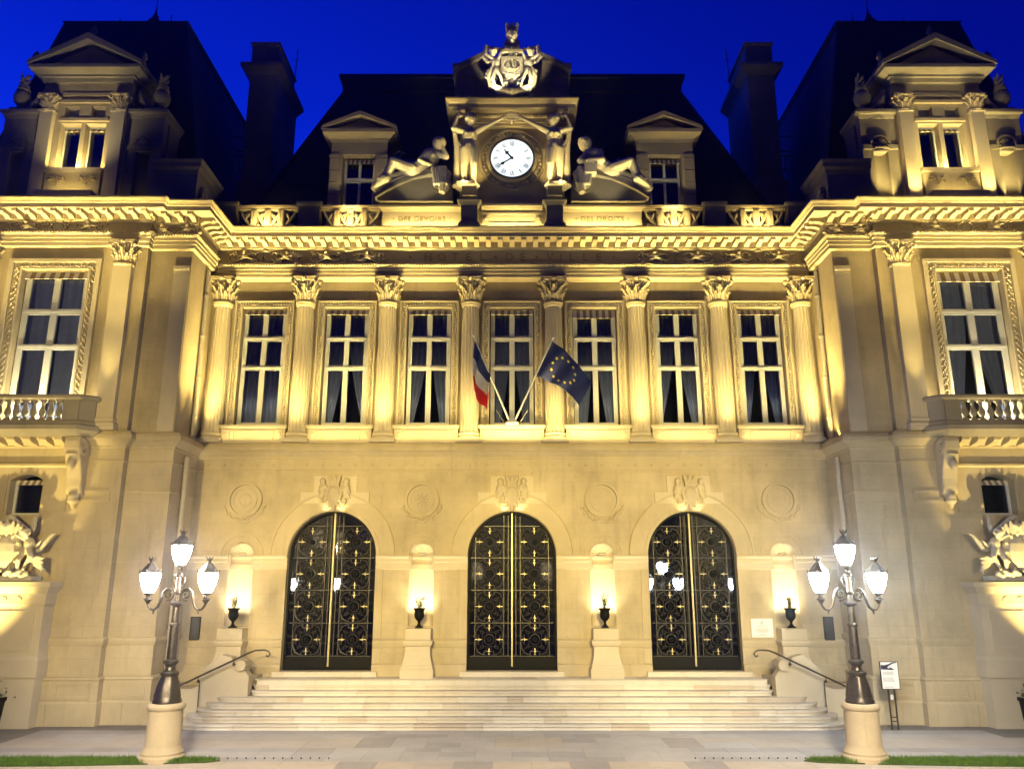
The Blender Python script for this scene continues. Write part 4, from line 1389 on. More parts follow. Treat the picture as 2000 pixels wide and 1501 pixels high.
def reclining(m, male):
    k = MB(m)
    k.fat = 1.42
    # local metres; x grows away from the clock
    k.ell((1.00, 0.0, 0.30), (0.30, 0.26, 0.24))
    k.cap((1.0, 0, 0.32), (0.62, 0.0, 0.55), 0.22, 0.22); k.cap((0.62, 0, 0.55), (0.34, 0.0, 0.86), 0.22, 0.24)
    k.ell((0.36, -0.04, 0.92), (0.24, 0.20, 0.22))
    k.cap((0.26, 0, 1.02), (0.12, -0.04, 1.20), 0.10, 0.085)
    head(k, (0.05, -0.08, 1.36), (0.15, 0, 0.5 if not male else 0.9), 1.0, not male)
    if male:
        for t in range(5):
            k.cap((0.05 + (t - 2) * 0.03, -0.24, 1.28), (0.06 + (t - 2) * 0.03, -0.24, 1.15), 0.035, 0.02, 6)
    # legs: near knee drawn up, far leg stretched
    k.cap((1.05, -0.12, 0.34), (1.72, -0.18, 0.62), 0.19, 0.13); k.cap((1.72, -0.18, 0.60), (2.02, -0.16, -0.02), 0.125, 0.075)
    k.cap((2.02, -0.18, -0.05), (2.22, -0.26, -0.14), 0.07, 0.045)
    k.cap((1.05, 0.10, 0.26), (1.70, 0.12, 0.12), 0.18, 0.12); k.cap((1.70, 0.12, 0.12), (2.28, 0.06, -0.16), 0.115, 0.07)
    k.cap((2.28, 0.05, -0.18), (2.46, -0.02, -0.24), 0.065, 0.04)
    if not male:
        k.cap((0.16, -0.1, 0.98), (-0.24, -0.12, 0.84), 0.10, 0.08); k.cap((-0.24, -0.12, 0.84), (-0.10, -0.16, 1.22), 0.08, 0.05)
        hands(k, (-0.10, -0.16, 1.22), (0.5, 0, 0.8), 0.85)
        k.cap((0.5, -0.16, 0.98), (0.72, -0.28, 0.62), 0.095, 0.075); k.cap((0.72, -0.28, 0.62), (0.44, -0.34, 0.44), 0.07, 0.05)
        hands(k, (0.44, -0.34, 0.44), (-1, 0, -0.2), 0.85)
        k.tube([(1.62, -0.1, 0.66), (1.66, -0.1, 0.95), (1.56, -0.1, 1.08), (1.44, -0.1, 1.02)], [0.05, 0.045, 0.04, 0.03], 8)
        k.tube([(1.62, -0.1, 0.66), (1.46, -0.1, 0.9), (1.30, -0.1, 1.02)], [0.05, 0.04, 0.03], 8)
        k.cap((1.62, 0.05, 0.62), (1.15, 0.05, 0.5), 0.12, 0.2)
    else:
        k.cap((0.56, -0.1, 1.02), (0.62, -0.3, 0.62), 0.12, 0.09); k.cap((0.62, -0.3, 0.62), (0.18, -0.36, 0.56), 0.085, 0.055)
        hands(k, (0.18, -0.36, 0.56), (-1, 0, -0.3), 0.95)
        k.cap((0.14, -0.1, 0.98), (-0.16, -0.2, 0.62), 0.115, 0.09); k.cap((-0.16, -0.2, 0.62), (0.22, -0.34, 0.50), 0.085, 0.055)
        hands(k, (0.22, -0.34, 0.50), (1, 0, -0.2), 0.95)
        k.box(-0.02, 0.42, -0.4, 0.1, 0.05, 0.46)
        for t in range(5):
            k.cap((1.20 + t * 0.09, 0.02, 0.55), (1.22 + t * 0.1, 0.0, 0.78 + 0.06 * sin(t * 2)), 0.06, 0.03, 8)
    k.tube([(0.75, -0.05, 0.40), (1.3, -0.10, 0.46), (1.70, -0.14, 0.46), (1.98, -0.12, 0.05), (2.15, -0.1, -0.2)], [0.19, 0.17, 0.14, 0.12, 0.09], 12)
    # drapery on the scroll
    k.tube([(-0.25, 0.0, 0.25), (-0.18, -0.1, -0.1), (-0.16, -0.2, -0.45), (-0.12, -0.22, -0.7)], [0.2, 0.22, 0.18, 0.12], 10)
    for t in range(6):
        k.cap((-0.22 + t * 0.09, -0.2, 0.35), (-0.28 + t * 0.08, -0.3, -0.35), 0.05, 0.06, 8)
    k.tube([(-0.2, 0, 0.2), (0.5, 0.05, 0.22), (1.2, 0.05, 0.05), (2.0, 0.05, -0.28), (2.4, 0.02, -0.52)], [0.22, 0.22, 0.2, 0.16, 0.08], 10)
    k.cap((2.0, -0.15, -0.1), (2.38, -0.1, -0.42), 0.16, 0.10)
    return k
for m in (-1, 1):
    o = reclining(m, m > 0).build('statue', STAT, None, (m * 2.70, 27.18, 18.72), smooth=True)
    tag(sculpt(o, 0.019, 1), 'stone man reclining right of the clock, arms folded on a block' if m > 0 else
        'stone woman reclining left of the clock, one hand at her head', 'statue', 'reclining figures on the scrolls')

# ---- coat of arms with ship on the gable
CA = thing('coat_of_arms', (0, 27.4, 22.0), 'carved arms with a sailing ship on the shield, held by two cherubs above the clock', 'coat of arms')
sh = MB()
hs = [(-0.42, 23.80), (0.42, 23.80), (0.42, 23.10), (0.30, 22.96), (0, 22.84), (-0.30, 22.96), (-0.42, 23.10)]
circ = arc(0, 23.38, 0.31, 0, 350, 36)
sh.plate(hs, [circ], 26.98, 27.06); sh.prism(hs, 27.065, 27.3)
sh.build('shield', STAT, CA, fix=True)
sp = MB()
hull = [(-0.29, 23.34), (-0.16, 23.27), (0.14, 23.27), (0.30, 23.36), (0.24, 23.2), (0.1, 23.1), (-0.14, 23.1), (-0.24, 23.2)]
sp.prism(hull, 26.96, 27.06)
sp.tube([(-0.1, 26.99, 23.25), (-0.12, 26.99, 23.92), (0.0, 26.99, 23.9)], 0.02, 6)
sp.tube([(0.14, 26.99, 23.25), (0.13, 26.99, 23.92), (0.24, 26.99, 23.9)], 0.02, 6)
sp.prism([(-0.11, 23.78), (-0.02, 23.7), (0.12, 23.32), (0.06, 23.3)], 26.965, 27.0)
sp.prism([(-0.24, 23.34), (-0.13, 23.62), (-0.16, 23.32)], 26.965, 27.0)
for z in (23.06, 23.0, 22.95):
    sp.tube([(-0.3 + 0.06 * t, 26.97, z + 0.012 * sin(t * 1.6)) for t in range(11)], 0.012, 5)
sp.build('ship', STAT, CA)
cr = MB()
cr.box(-0.42, 0.42, 26.95, 27.35, 23.98, 24.10)
for t in range(7):
    x = -0.36 + t * 0.12
    cr.cap((x, 26.98, 24.1), (x, 26.98, 24.2 + 0.05 * (t % 2)), 0.04, 0.02, 6)
cr.prism([(-0.32, 24.1), (0.32, 24.1), (0.26, 24.42), (-0.26, 24.42)], 27.05, 27.4)
cr.build('mural_crown', STC, CA)
hd = MB()
head(hd, (0, 27.1, 24.72), (0.35, 0, 0), 1.15)
hd.ell((0, 27.25, 24.55), (0.34, 0.22, 0.22))
hd.prism([(-0.22, 24.92), (0.22, 24.92), (0.25, 25.2), (-0.25, 25.2)], 27.0, 27.4)
for t in (-0.2, 0, 0.2):
    hd.box(t - 0.06, t + 0.06, 26.97, 27.3, 25.2, 25.32)
sculpt(hd.build('crowned_head', STAT, CA, smooth=True), 0.022, 1)
for m in (-1, 1):
    c = MB(m)
    head(c, (0.72, 26.98, 23.98), (0.1, 0, 0.3), 0.85, False)
    c.ell((0.62, 27.05, 23.55), (0.17, 0.14, 0.24)); c.ell((0.60, 27.05, 23.25), (0.17, 0.14, 0.16))
    c.cap((0.74, 27.0, 23.70), (1.0, 26.95, 23.86), 0.075, 0.06); c.cap((1.0, 26.95, 23.86), (0.98, 26.93, 24.16), 0.06, 0.04)
    hands(c, (0.98, 26.93, 24.14), (0.1, 0, 1), 0.7)
    c.cap((0.52, 27.0, 23.70), (0.42, 26.95, 23.95), 0.07, 0.05)
    c.cap((0.64, 27.0, 23.2), (0.72, 26.95, 22.85), 0.10, 0.075); c.cap((0.72, 26.95, 22.85), (0.66, 27.0, 22.5), 0.075, 0.05); c.cap((0.66, 27, 22.48), (0.72, 26.88, 22.42), 0.05, 0.035)
    c.cap((0.54, 27.0, 23.2), (0.44, 26.92, 22.88), 0.10, 0.07); c.cap((0.44, 26.92, 22.88), (0.36, 27.0, 22.62), 0.07, 0.045); c.cap((0.36, 27.0, 22.6), (0.28, 26.9, 22.56), 0.045, 0.03)
    c.tube([(0.9, 27.1, 23.6), (1.1, 27.15, 23.9), (1.02, 27.15, 24.3), (0.8, 27.15, 24.35)], [0.06, 0.1, 0.09, 0.04], 8)
    c.tube([(0.78, 27.1, 23.4), (0.9, 27.1, 23.0), (0.86, 27.1, 22.5)], [0.06, 0.08, 0.05], 8)
    sculpt(c.build('cherub', STAT, CA, smooth=True), 0.02, 1)
ba = MB()
ba.tube([(-0.7, 27.05, 22.55), (-0.45, 27.0, 22.3), (0, 26.98, 22.22), (0.45, 27.0, 22.3), (0.7, 27.05, 22.55)], [0.10, 0.19, 0.24, 0.19, 0.10], 12)
for sx in (-1, 1):
    ba.tube([(sx * a, y, z) for a, y, z in spiral(0.2, 22.42, 0.03, 0.15, 90, 480, 18, 26.85)], 0.05)
random.seed(31)
for sx in (-1, 1):
    for t in range(26):
        a = random.uniform(-1.2, 1.5)
        ba.ell((sx * (0.62 + 0.30 * random.random()) * (1.1 - 0.25 * abs(a)), 27.12 + 0.06 * random.random(), 23.1 + 0.75 * a), (random.uniform(.06, .12), .09, random.uniform(.06, .12)), 8, 5)
ba.ell((0, 26.95, 22.62), (0.15, 0.1, 0.2)); ba.ell((0, 26.8, 22.28), (0.08, 0.06, 0.06))
sculpt(ba.build('scroll_base', STAT, CA, smooth=True), 0.025, 1)

# ---- roofs
def frustum(x0, x1, y0, y1, z0, X0, X1, Y0, Y1, z1):
    return MB().add([(x0, y0, z0), (x1, y0, z0), (x1, y1, z0), (x0, y1, z0), (X0, Y0, z1), (X1, Y0, z1), (X1, Y1, z1), (X0, Y1, z1)],
                    [(0, 1, 5, 4), (1, 2, 6, 5), (2, 3, 7, 6), (3, 0, 4, 7), (4, 5, 6, 7), (3, 2, 1, 0)])
def hip_rolls(x0, x1, y0, z0, X0, X1, Y0, z1, rf):
    for a, b in (((x0, y0, z0), (X0, Y0, z1)), ((x1, y0, z0), (X1, Y0, z1))):
        MB().tube([a, b], 0.09, 8).build('hip_roll', ZINC, rf, smooth=True)
    MB().box(x0, x1, y0 - 0.16, y0 - 0.02, z0 + 0.25, z0 + 0.42).build('gutter', ZINC, rf)
rf = part('central_roof', frustum(-10.9, 10.9, 28.65, 40, 16.8, -7.2, 7.2, 30.4, 37.5, 24.5), SLATE)
MB().sweep([(-0.2, 24.45), (0.0, 24.46), (0.06, 24.6), (0.06, 24.72), (0.14, 25.1), (0.2, 25.14), (0.2, 25.3), (-0.2, 25.34)], [(-7.2, 37.5), (-7.2, 30.4), (7.2, 30.4), (7.2, 37.5)]).build('ridge_cornice', ZINC, rf)
hip_rolls(-10.9, 10.9, 28.65, 16.8, -7.2, 7.2, 30.4, 24.5, rf)
for m in (-1, 1):
    x0, x1, X0, X1 = (11.3, 20.3, 13.15, 18.0) if m > 0 else (-20.3, -11.3, -18.0, -13.15)
    rf = part('wing_roof', frustum(x0, x1, 26.9, 42, 16.72, X0, X1, 27.95, 37, 25.95), SLATE)
    hip_rolls(x0, x1, 26.9, 16.72, X0, X1, 27.95, 25.95, rf)
    loop = [(X0, 37), (X0, 27.95), (X1, 27.95), (X1, 37)]
    MB().sweep([(-0.1, 25.9), (0.05, 25.92), (0.05, 26.0), (0.12, 26.06), (-0.1, 26.1)], loop).build('ridge_flashing', ZINC, rf)
    f = MB()
    f.lathe([(0.34, 26.0), (0.3, 26.3), (0.16, 26.5), (0.10, 26.55), (0.13, 26.62), (0.07, 26.7), (0.03, 26.9), (0.015, 27.1), (0.012, 28.3)], 12, (m * 14.6, 28.3, 0))
    f.build('finial', ZINC, rf, smooth=True)
    for fx, fh in ((13.4, 0.5), (15.5, 0.35)):
        q = MB(m); q.lathe([(0.16, 26.05), (0.1, 26.2), (0.03, 26.3), (0.015, 26.3 + fh)], 8, (fx + 0.6, 28.4, 0)); q.build('finial', ZINC, rf)
    # chimney
    c = MB(m)
    c.box(10.32, 11.48, 30.9, 34.2, 16.8, 25.75)
    c.sweep([(-0.2, 25.6), (0.02, 25.62), (0.02, 25.72), (0.10, 25.8), (0.30, 25.98), (0.34, 26.0), (0.34, 26.16), (-0.2, 26.2)], [(10.32, 34.2), (10.32, 30.9), (11.48, 30.9), (11.48, 34.2), (10.32, 34.2)])
    c.box(10.36, 11.52, 31.0, 33.6, 26.18, 27.3)
    c.box(10.28, 11.58, 30.92, 33.7, 27.3, 27.42)
    c.box(10.2, 11.6, 30.75, 34.4, 16.8, 20.6)
    ch = part('chimney', c, STD)
    ant = MB(m)
    ant.tube([(10.2, 33.0, 25.9), (10.1, 33.0, 28.6)], 0.02, 5); ant.tube([(10.0, 33.0, 28.0), (10.25, 33.0, 28.0)], 0.015, 5)
    ant.build('aerial', ZINC, ch)
    # iron walkway between chimney and wing roof
    wkw = MB(m)
    for z in (22.35, 23.0, 23.25):
        wkw.tube([(11.3, 33.0, z), (13.2, 33.0, z)], 0.035, 5)
    for i in range(9):
        x = 11.4 + i * 0.2
        wkw.tube([(x, 33.0, 22.35), (x, 33.0, 23.0)], 0.02, 4)
    wkw.tube([(12.0, 33.0, 23.0), (12.0, 33.0, 24.0)], 0.025, 5); wkw.tube([(11.5, 33.0, 24.0), (13.0, 33.0, 24.0)], 0.025, 5)
    part('roof_walkway', wkw, ZINC)
    # corner parapet block with scroll
    p = MB(m)
    p.box(11.05, 12.6, 25.62, 27.6, 16.7, 18.1)
    p.sweep([(-0.3, 18.05), (0.02, 18.07), (0.05, 18.2), (0.14, 18.28), (0.14, 18.42), (0.20, 18.5), (0.20, 18.56), (-0.3, 18.62)], [(11.05, 27.6), (11.05, 25.62), (12.6, 25.62)] if m > 0 else [(11.05, 27.6), (11.05, 25.62), (12.6, 25.62)])
    p.tube([(10.95, y, z) for y, _, z in spiral(26.0, 17.35, 0.05, 0.28, 0, 480, 24)], 0.09, 8)
    p.cap((10.95, 26.1, 17.1), (10.95, 27.2, 16.85), 0.2, 0.1)
    part('corner_parapet', p, STD)
    # ---- small dormers of the central roof
    d = MB(m)
    DX = 5.97
    d.plate(rect(DX - 1.1, DX + 1.1, 16.8, 20.95), [rect(DX - 0.63, DX + 0.63, 17.7, 20.36)], 28.3, 28.75)
    d.box(DX - 1.1, DX + 1.1, 28.751, 30.4, 20.5, 20.95); d.box(DX - 1.1, DX - 0.75, 28.751, 30.4, 16.8, 20.5); d.box(DX + 0.75, DX + 1.1, 28.751, 30.4, 16.8, 20.5)
    for sx in (-1, 1):
        for z in (17.1, 17.62, 18.14, 18.66, 19.18, 19.7):
            d.box(DX + sx * 0.93 - 0.19, DX + sx * 0.93 + 0.19, 28.24, 28.3, z, z + 0.48)
        d.box(DX + sx * 0.93 - 0.21, DX + sx * 0.93 + 0.21, 28.22, 28.3, 20.2, 20.34)
    do = part('roof_dormer', d, ST, fix=True)
    q = MB(m)
    q.sweep([(-0.2, 20.86), (0.0, 20.88), (0.05, 21.0), (0.10, 21.02), (0.26, 21.16), (0.30, 21.18), (0.30, 21.34), (-0.2, 21.36)], [(DX - 1.12, 30.0), (DX - 1.12, 28.3), (DX + 1.12, 28.3), (DX + 1.12, 30.0)])
    q.prism([(DX - 1.2, 21.36), (DX + 1.2, 21.36), (DX, 21.9)], 28.28, 30.0)
    for sx in (-1, 1):
        q.prism([(DX + sx * 1.48, 21.32), (DX + sx * 1.46, 21.47), (DX, 22.12), (DX, 21.94)], 28.0, 30.0)
    q.build('pediment', ST, do, fix=True)
    window(m * DX, 28.6, 17.0, 20.3, 0.6, (18.1, 19.42), False, 0.22, 0.1, 0.09, seed=50 + m, name='dormer_window', curtains=False)
    part('dormer_room', MB(m).box(DX - 0.75, DX + 0.75, 30.2, 30.3, 16.8, 20.5), DARKIN)

# ---- big stone dormers of the wings
for m in (-1, 1):
    X = WX + 0.05
    d = MB(m)
    d.plate(rect(X - 1.62, X + 1.62, 16.7, 21.9), [rect(X - 0.82, X - 0.08, 18.35, 20.25), rect(X + 0.08, X + 0.82, 18.35, 20.25), rect(X - 0.74, X - 0.22, 20.5, 20.95), rect(X + 0.22, X + 0.74, 20.5, 20.95)], 25.95, 26.45)
    d.box(X - 1.62, X + 1.62, 26.8, 28.5, 21.2, 21.9); d.box(X - 1.62, X - 1.2, 26.451, 28.5, 16.7, 21.19); d.box(X + 1.2, X + 1.62, 26.451, 28.5, 16.7, 21.19)
    for z, pr in ((21.35, 0.06), (21.05, 0.10), (20.32, 0.08)):
        d.box(X - 0.9, X + 0.9, 25.95 - pr, 25.95, z, z + 0.12)
    dz = part('stone_dormer', d, ST, fix=True)
    q = MB(m)
    q.sweep([(-0.3, 21.85), (0.02, 21.87), (0.05, 22.02), (0.12, 22.05), (0.12, 22.12), (0.36, 22.22), (0.40, 22.24), (0.40, 22.38), (-0.3, 22.42)], [(X - 1.62, 28.5), (X - 1.62, 25.85), (X + 1.62, 25.85), (X + 1.62, 28.5)])
    q.prism([(X - 1.75, 22.42), (X + 1.75, 22.42), (X, 23.35)], 25.8, 28.5)
    for sx in (-1, 1):
        q.prism([(X + sx * 2.08, 22.36), (X + sx * 2.06, 22.54), (X, 23.68), (X, 23.42)], 25.42, 28.5)
    for ax, az in ((0, 23.6), (-1.98, 22.5), (1.98, 22.5)):
        q.lathe([(0.1, az), (0.1, az + 0.12), (0.06, az + 0.18), (0.13, az + 0.32), (0.11, az + 0.45), (0.03, az + 0.6)], 10, (X + ax, 25.75, 0))
    q.build('pediment', STD, dz, fix=True)
    for sx in (-1, 1):
        fl = MB(m)
        c = X + sx * 2.26
        fl.plate(rect(c - 0.64, c + 0.64, 16.7, 20.5), [[(c - 0.26, 17.0), (c + 0.26, 17.0), (c + 0.26, 19.15), (c - 0.26, 19.15)]], 25.98, 26.3)
        fl.box(c - 0.64, c + 0.64, 26.45, 27.8, 16.7, 20.5)
        fl.sweep([(-0.2, 20.45), (0.02, 20.47), (0.06, 20.6), (0.14, 20.66), (0.14, 20.78), (-0.2, 20.82)], [(c - 0.64, 27.8), (c - 0.64, 25.98), (c + 0.64, 25.98), (c + 0.64, 27.8)])
        fl.box(c - 0.62, c - 0.30, 25.93, 25.98, 19.22, 19.4); fl.box(c + 0.30, c + 0.62, 25.93, 25.98, 19.22, 19.4)
        fl.lathe([(0.262, 16.9), (0.262, 19.2)], 14, (c, 26.1, 0), 0, pi)
        fl.prism(arc(c, 19.42, 0.36, 0, 180, 12) + arc(c, 19.42, 0.28, 180, 0, 12), 25.9, 25.99)
        fl.ell((c, 25.98, 19.5), (0.2, 0.12, 0.2)); fl.ell((c, 25.92, 19.24), (0.3, 0.12, 0.1)); fl.ell((c, 25.9, 19.12), (0.24, 0.08, 0.08))
        for t in range(7):
            a = pi * t / 6
            fl.cap((c, 25.9, 19.34), (c + 0.24 * cos(a), 25.92, 19.36 + 0.24 * sin(a)), 0.02, 0.045, 6)
        # console scroll joining flank to gable
        fl.tube([(c + sx * 0.05, 26.2, 20.9), (c - sx * 0.1, 26.2, 20.95), (c - sx * 0.35, 26.2, 21.3), (c - sx * 0.5, 26.2, 21.75)], [0.16, 0.2, 0.16, 0.10], 10)
        fl.build('flank', STD, dz)
    for px in (-1.3, 1.3):
        p = MB()
        p.box(-0.235, 0.235, 25.75, 25.95, 17.2, 20.62)
        p.sweep([(-0.1, 16.7), (0.08, 16.7), (0.08, 16.95), (0.05, 17.0), (0.07, 17.08), (0.02, 17.2), (-0.1, 17.21)], [(-0.235, 25.95), (-0.235, 25.75), (0.235, 25.75), (0.235, 25.95)])
        p.box(-0.27, 0.27, 25.71, 25.95, 20.62, 20.7)
        po = p.build('pilaster', STP, dz, (m * (X + px), 0, 0))
        c = put('capital', CAPM, dz, (m * (X + px), 25.88, 20.68))
        c.scale = (0.72, 0.55, 0.62)
    s_ = MB(m)
    s_.box(X - 0.98, X + 0.98, 25.72, 25.96, 17.3, 18.2)
    s_.box(X - 1.02, X + 1.02, 25.66, 26.2, 18.2, 18.34)
    random.seed(9)
    for sx in (-1, 1):
        for t in range(10):
            s_.cap((X + sx * (0.25 + 0.05 * t), 25.7, 17.85 + 0.12 * sin(t)), (X + sx * (0.3 + 0.06 * t), 25.68, 17.95 + 0.1 * cos(t * 1.7)), 0.045, 0.02, 6)
    s_.box(X - 1.0, X + 1.0, 25.25, 25.7, 16.7, 17.25)
    s_.build('sill', ST, dz)
    # two narrow casements and two lights above
    for sx in (-1, 1):
        w_ = MB()
        w_.box(-0.37, -0.31, 0, 0.08, 18.35, 20.25); w_.box(0.31, 0.37, 0, 0.08, 18.35, 20.25); w_.box(-0.31, 0.31, 0, 0.08, 18.35, 18.43); w_.box(-0.31, 0.31, 0, 0.08, 20.17, 20.25)
        wo_ = w_.build('casement', WHITE, dz, (m * (X + sx * 0.45), 26.25, 0))
        MB().box(-0.31, 0.31, 0.03, 0.036, 18.43, 20.17).build('dormer_pane', GLASS, dz, (m * (X + sx * 0.45), 26.25, 0))
        put('awning', awning_mesh(0.34, 0.16, 7), dz, (m * (X + sx * 0.45), 26.16, 20.05))
        MB().box(-0.26, 0.26, 0.0, 0.01, 20.5, 20.95).build('upper_light', WHITE, dz, (m * (X + sx * 0.48), 26.2, 0))
    part('dormer_room', MB(m).box(X - 1.2, X + 1.2, 27.5, 27.6, 16.75, 21.2), DARKIN)
    # flame urns on the flanks
    for sx in (-1, 1):
        u = MB()
        u.box(-0.26, 0.26, -0.26, 0.26, 0, 0.14)
        u.lathe([(0.2, 0.14), (0.12, 0.24), (0.12, 0.3), (0.26, 0.46), (0.30, 0.66), (0.26, 0.84), (0.18, 0.92), (0.24, 0.98), (0.18, 1.02), (0.2, 1.12), (0.12, 1.2)], 16)
        random.seed(6)
        for t in range(14):
            a = t * 2.4
            u.cap((0.1 * cos(a), 0.1 * sin(a), 1.1 + 0.03 * t), (0.16 * cos(a + .5), 0.16 * sin(a + .5), 1.2 + 0.035 * t), 0.06, 0.03, 6)
        o = u.build('roof_urn', STD, None, (m * (X + sx * 2.58), 26.25, 20.81), smooth=True)
        side = 'inner' if sx < 0 else 'outer'
        tag(o, 'stone flame urn on the {} flank of the {} wing dormer'.format(side, 'right' if m > 0 else 'left'), 'stone urn', 'flame urns on the roof dormers')
# ================================================================ GROUND, STAIRS, THINGS
g = MB()
g.add([(-400, -400, -0.012), (400, -400, -0.012), (400, 600, -0.012), (-400, 600, -0.012)], [(0, 1, 2, 3)])
tag(g.build('ground', PAVE), kind='structure')
pv = MB()
pv.add([(-14, -6, -0.006), (14, -6, -0.006), (14, 25.6, -0.006), (-14, 25.6, -0.006)], [(0, 1, 2, 3)])
pav = tag(pv.build('pavement', PAVE), kind='structure')
random.seed(21)
rows = [(19.3, 19.95), (19.95, 20.6), (20.6, 21.1), (21.1, 21.75), (21.75, 22.25), (22.25, 23.0), (23.0, 23.7), (23.7, 24.25), (24.25, 24.85)]
rid = 'peach peach grey pale grey beige beige pale grey'.split()
idx = dict(beige=0, grey=1, pale=2, dark=3, peach=4)
slab_cache = {}
for (y0, y1), kind in zip(rows, rid):
    long_ = kind in ('beige', 'peach')
    x = -13.5
    off = True
    while x < 13.5:
        inner = abs(x + 0.4) < 4.6
        w = 0.9 if not (long_ and not inner) else 1.35
        if long_ and inner and abs(x) > 3.7:
            k = 3
        elif inner and not long_:
            k = random.choice((2, 2, 1, 2))
        elif inner and long_ and abs(x) > 1.1 and kind == 'beige':
            k = random.choice((2, 2, 1))
        elif inner and kind == 'beige':
            k = 0
        elif kind == 'peach' and abs(abs(x) - 1.35) < 0.4:
            k = 3
        else:
            k = idx[kind]
            if random.random() < 0.1:
                k = {0: 2, 1: 3, 2: 1, 4: 0, 3: 3}[k]
        key = (round(w, 2), y0, k)
        if key not in slab_cache:
            slab_cache[key] = MB().box(0.004, w - 0.004, 0.004, y1 - y0 - 0.004, -0.03, 0).mesh('slab', SLAB[k])
        o = put('slab', slab_cache[key], pav, (x, y0, random.uniform(0, 0.0025)))
        x += w

# ---- the broad stair
ST_N, RISE, TREAD = 8, 0.145, 0.315
stair = MB()
stair.prismz([(-8.0, 26.75), (8.0, 26.75), (8.0, 27.89), (-8.0, 27.89)], 0, 1.155)
stairs = tag(stair.build('stairs', STEP[0], None), kind='structure')
random.seed(33)
def outline(k):
    hw = 10.02 - k * 0.225          # half width
    y0 = 24.82 + k * TREAD
    if y0 > 26.2:
        hw = min(hw, 8.14)
    R = max(0.12, 1.15 - k * 0.14)
    P = [(-hw + R, y0), (hw - R, y0)]
    right = [(hw - R + R * sin(a), y0 + R - R * cos(a)) for a in [radians(t) for t in range(8, 91, 8)]] + [(hw, y0 + R)]
    ye = y0 + R + 0.1 if y0 > 26.0 else max(y0 + R + 0.02, 26.33)
    right.append((hw, ye))
    left = [(-x, y) for x, y in reversed(right)]
    return left + P + right
for k in range(ST_N):
    out = outline(k)
    # walk along the outline and cut stones
    L = [0]
    for a, b in zip(out, out[1:]):
        L.append(L[-1] + math.hypot(b[0] - a[0], b[1] - a[1]))
    tot = L[-1]
    def at_(s_):
        s_ = min(max(s_, 0), tot)
        for i in range(len(L) - 1):
            if L[i + 1] >= s_ - 1e-9:
                t = (s_ - L[i]) / max(1e-9, L[i + 1] - L[i])
                a, b = out[i], out[i + 1]
                d = Vector((b[0] - a[0], b[1] - a[1])).normalized()
                return Vector((a[0] + (b[0] - a[0]) * t, a[1] + (b[1] - a[1]) * t)), Vector((d.y, -d.x))
    s0 = 0.0
    while s0 < tot - 0.05:
        s1 = min(tot, s0 + random.choice((0.5, 0.8, 1.1, 1.5, 1.9, 2.2)))
        if tot - s1 < 0.4:
            s1 = tot
        ss = [s0 + 0.004] + [l for l in L if s0 + 0.03 < l < s1 - 0.03] + [s1 - 0.004]
        fr_, bk_ = [], []
        for q in ss:
            p, n = at_(q)
            fr_.append((p.x, p.y)); bk_.append((p.x - n.x * 0.5, p.y - n.y * 0.5))
        m_ = MB()
        z0, z1 = k * RISE, (k + 1) * RISE + random.uniform(-0.002, 0.002)
        m_.prismz(fr_ + bk_[::-1], z0 + (0.012 if k else 0), z1 - 0.042)
        f2 = [(p.x + n.x * 0.045, p.y + n.y * 0.045) for p, n in (at_(q) for q in ss)]
        m_.prismz(f2 + bk_[::-1], z1 - 0.041, z1)
        mt = random.choices(STEP, (5, 1.4, 3))[0]
        m_.build('stone', mt, stairs, fix=True)
        s0 = s1
    core = [(x * 0.965, y + 0.42) for x, y in out]
    c_ = MB(); c_.prismz(core + [(core[-1][0], 27.6), (core[0][0], 27.6)], 0, (k + 1) * RISE - 0.03)
    c_.build('core', STEP[1], stairs, fix=True)
# flagstones of the landing
x = -8.0
while x < 7.99:
    o = MB().box(0.003, 0.797, 0, 0.86, 0, 0.008).build('flagstone', random.choice(STEP), stairs, (x, 27.02, 1.156))
    x += 0.8

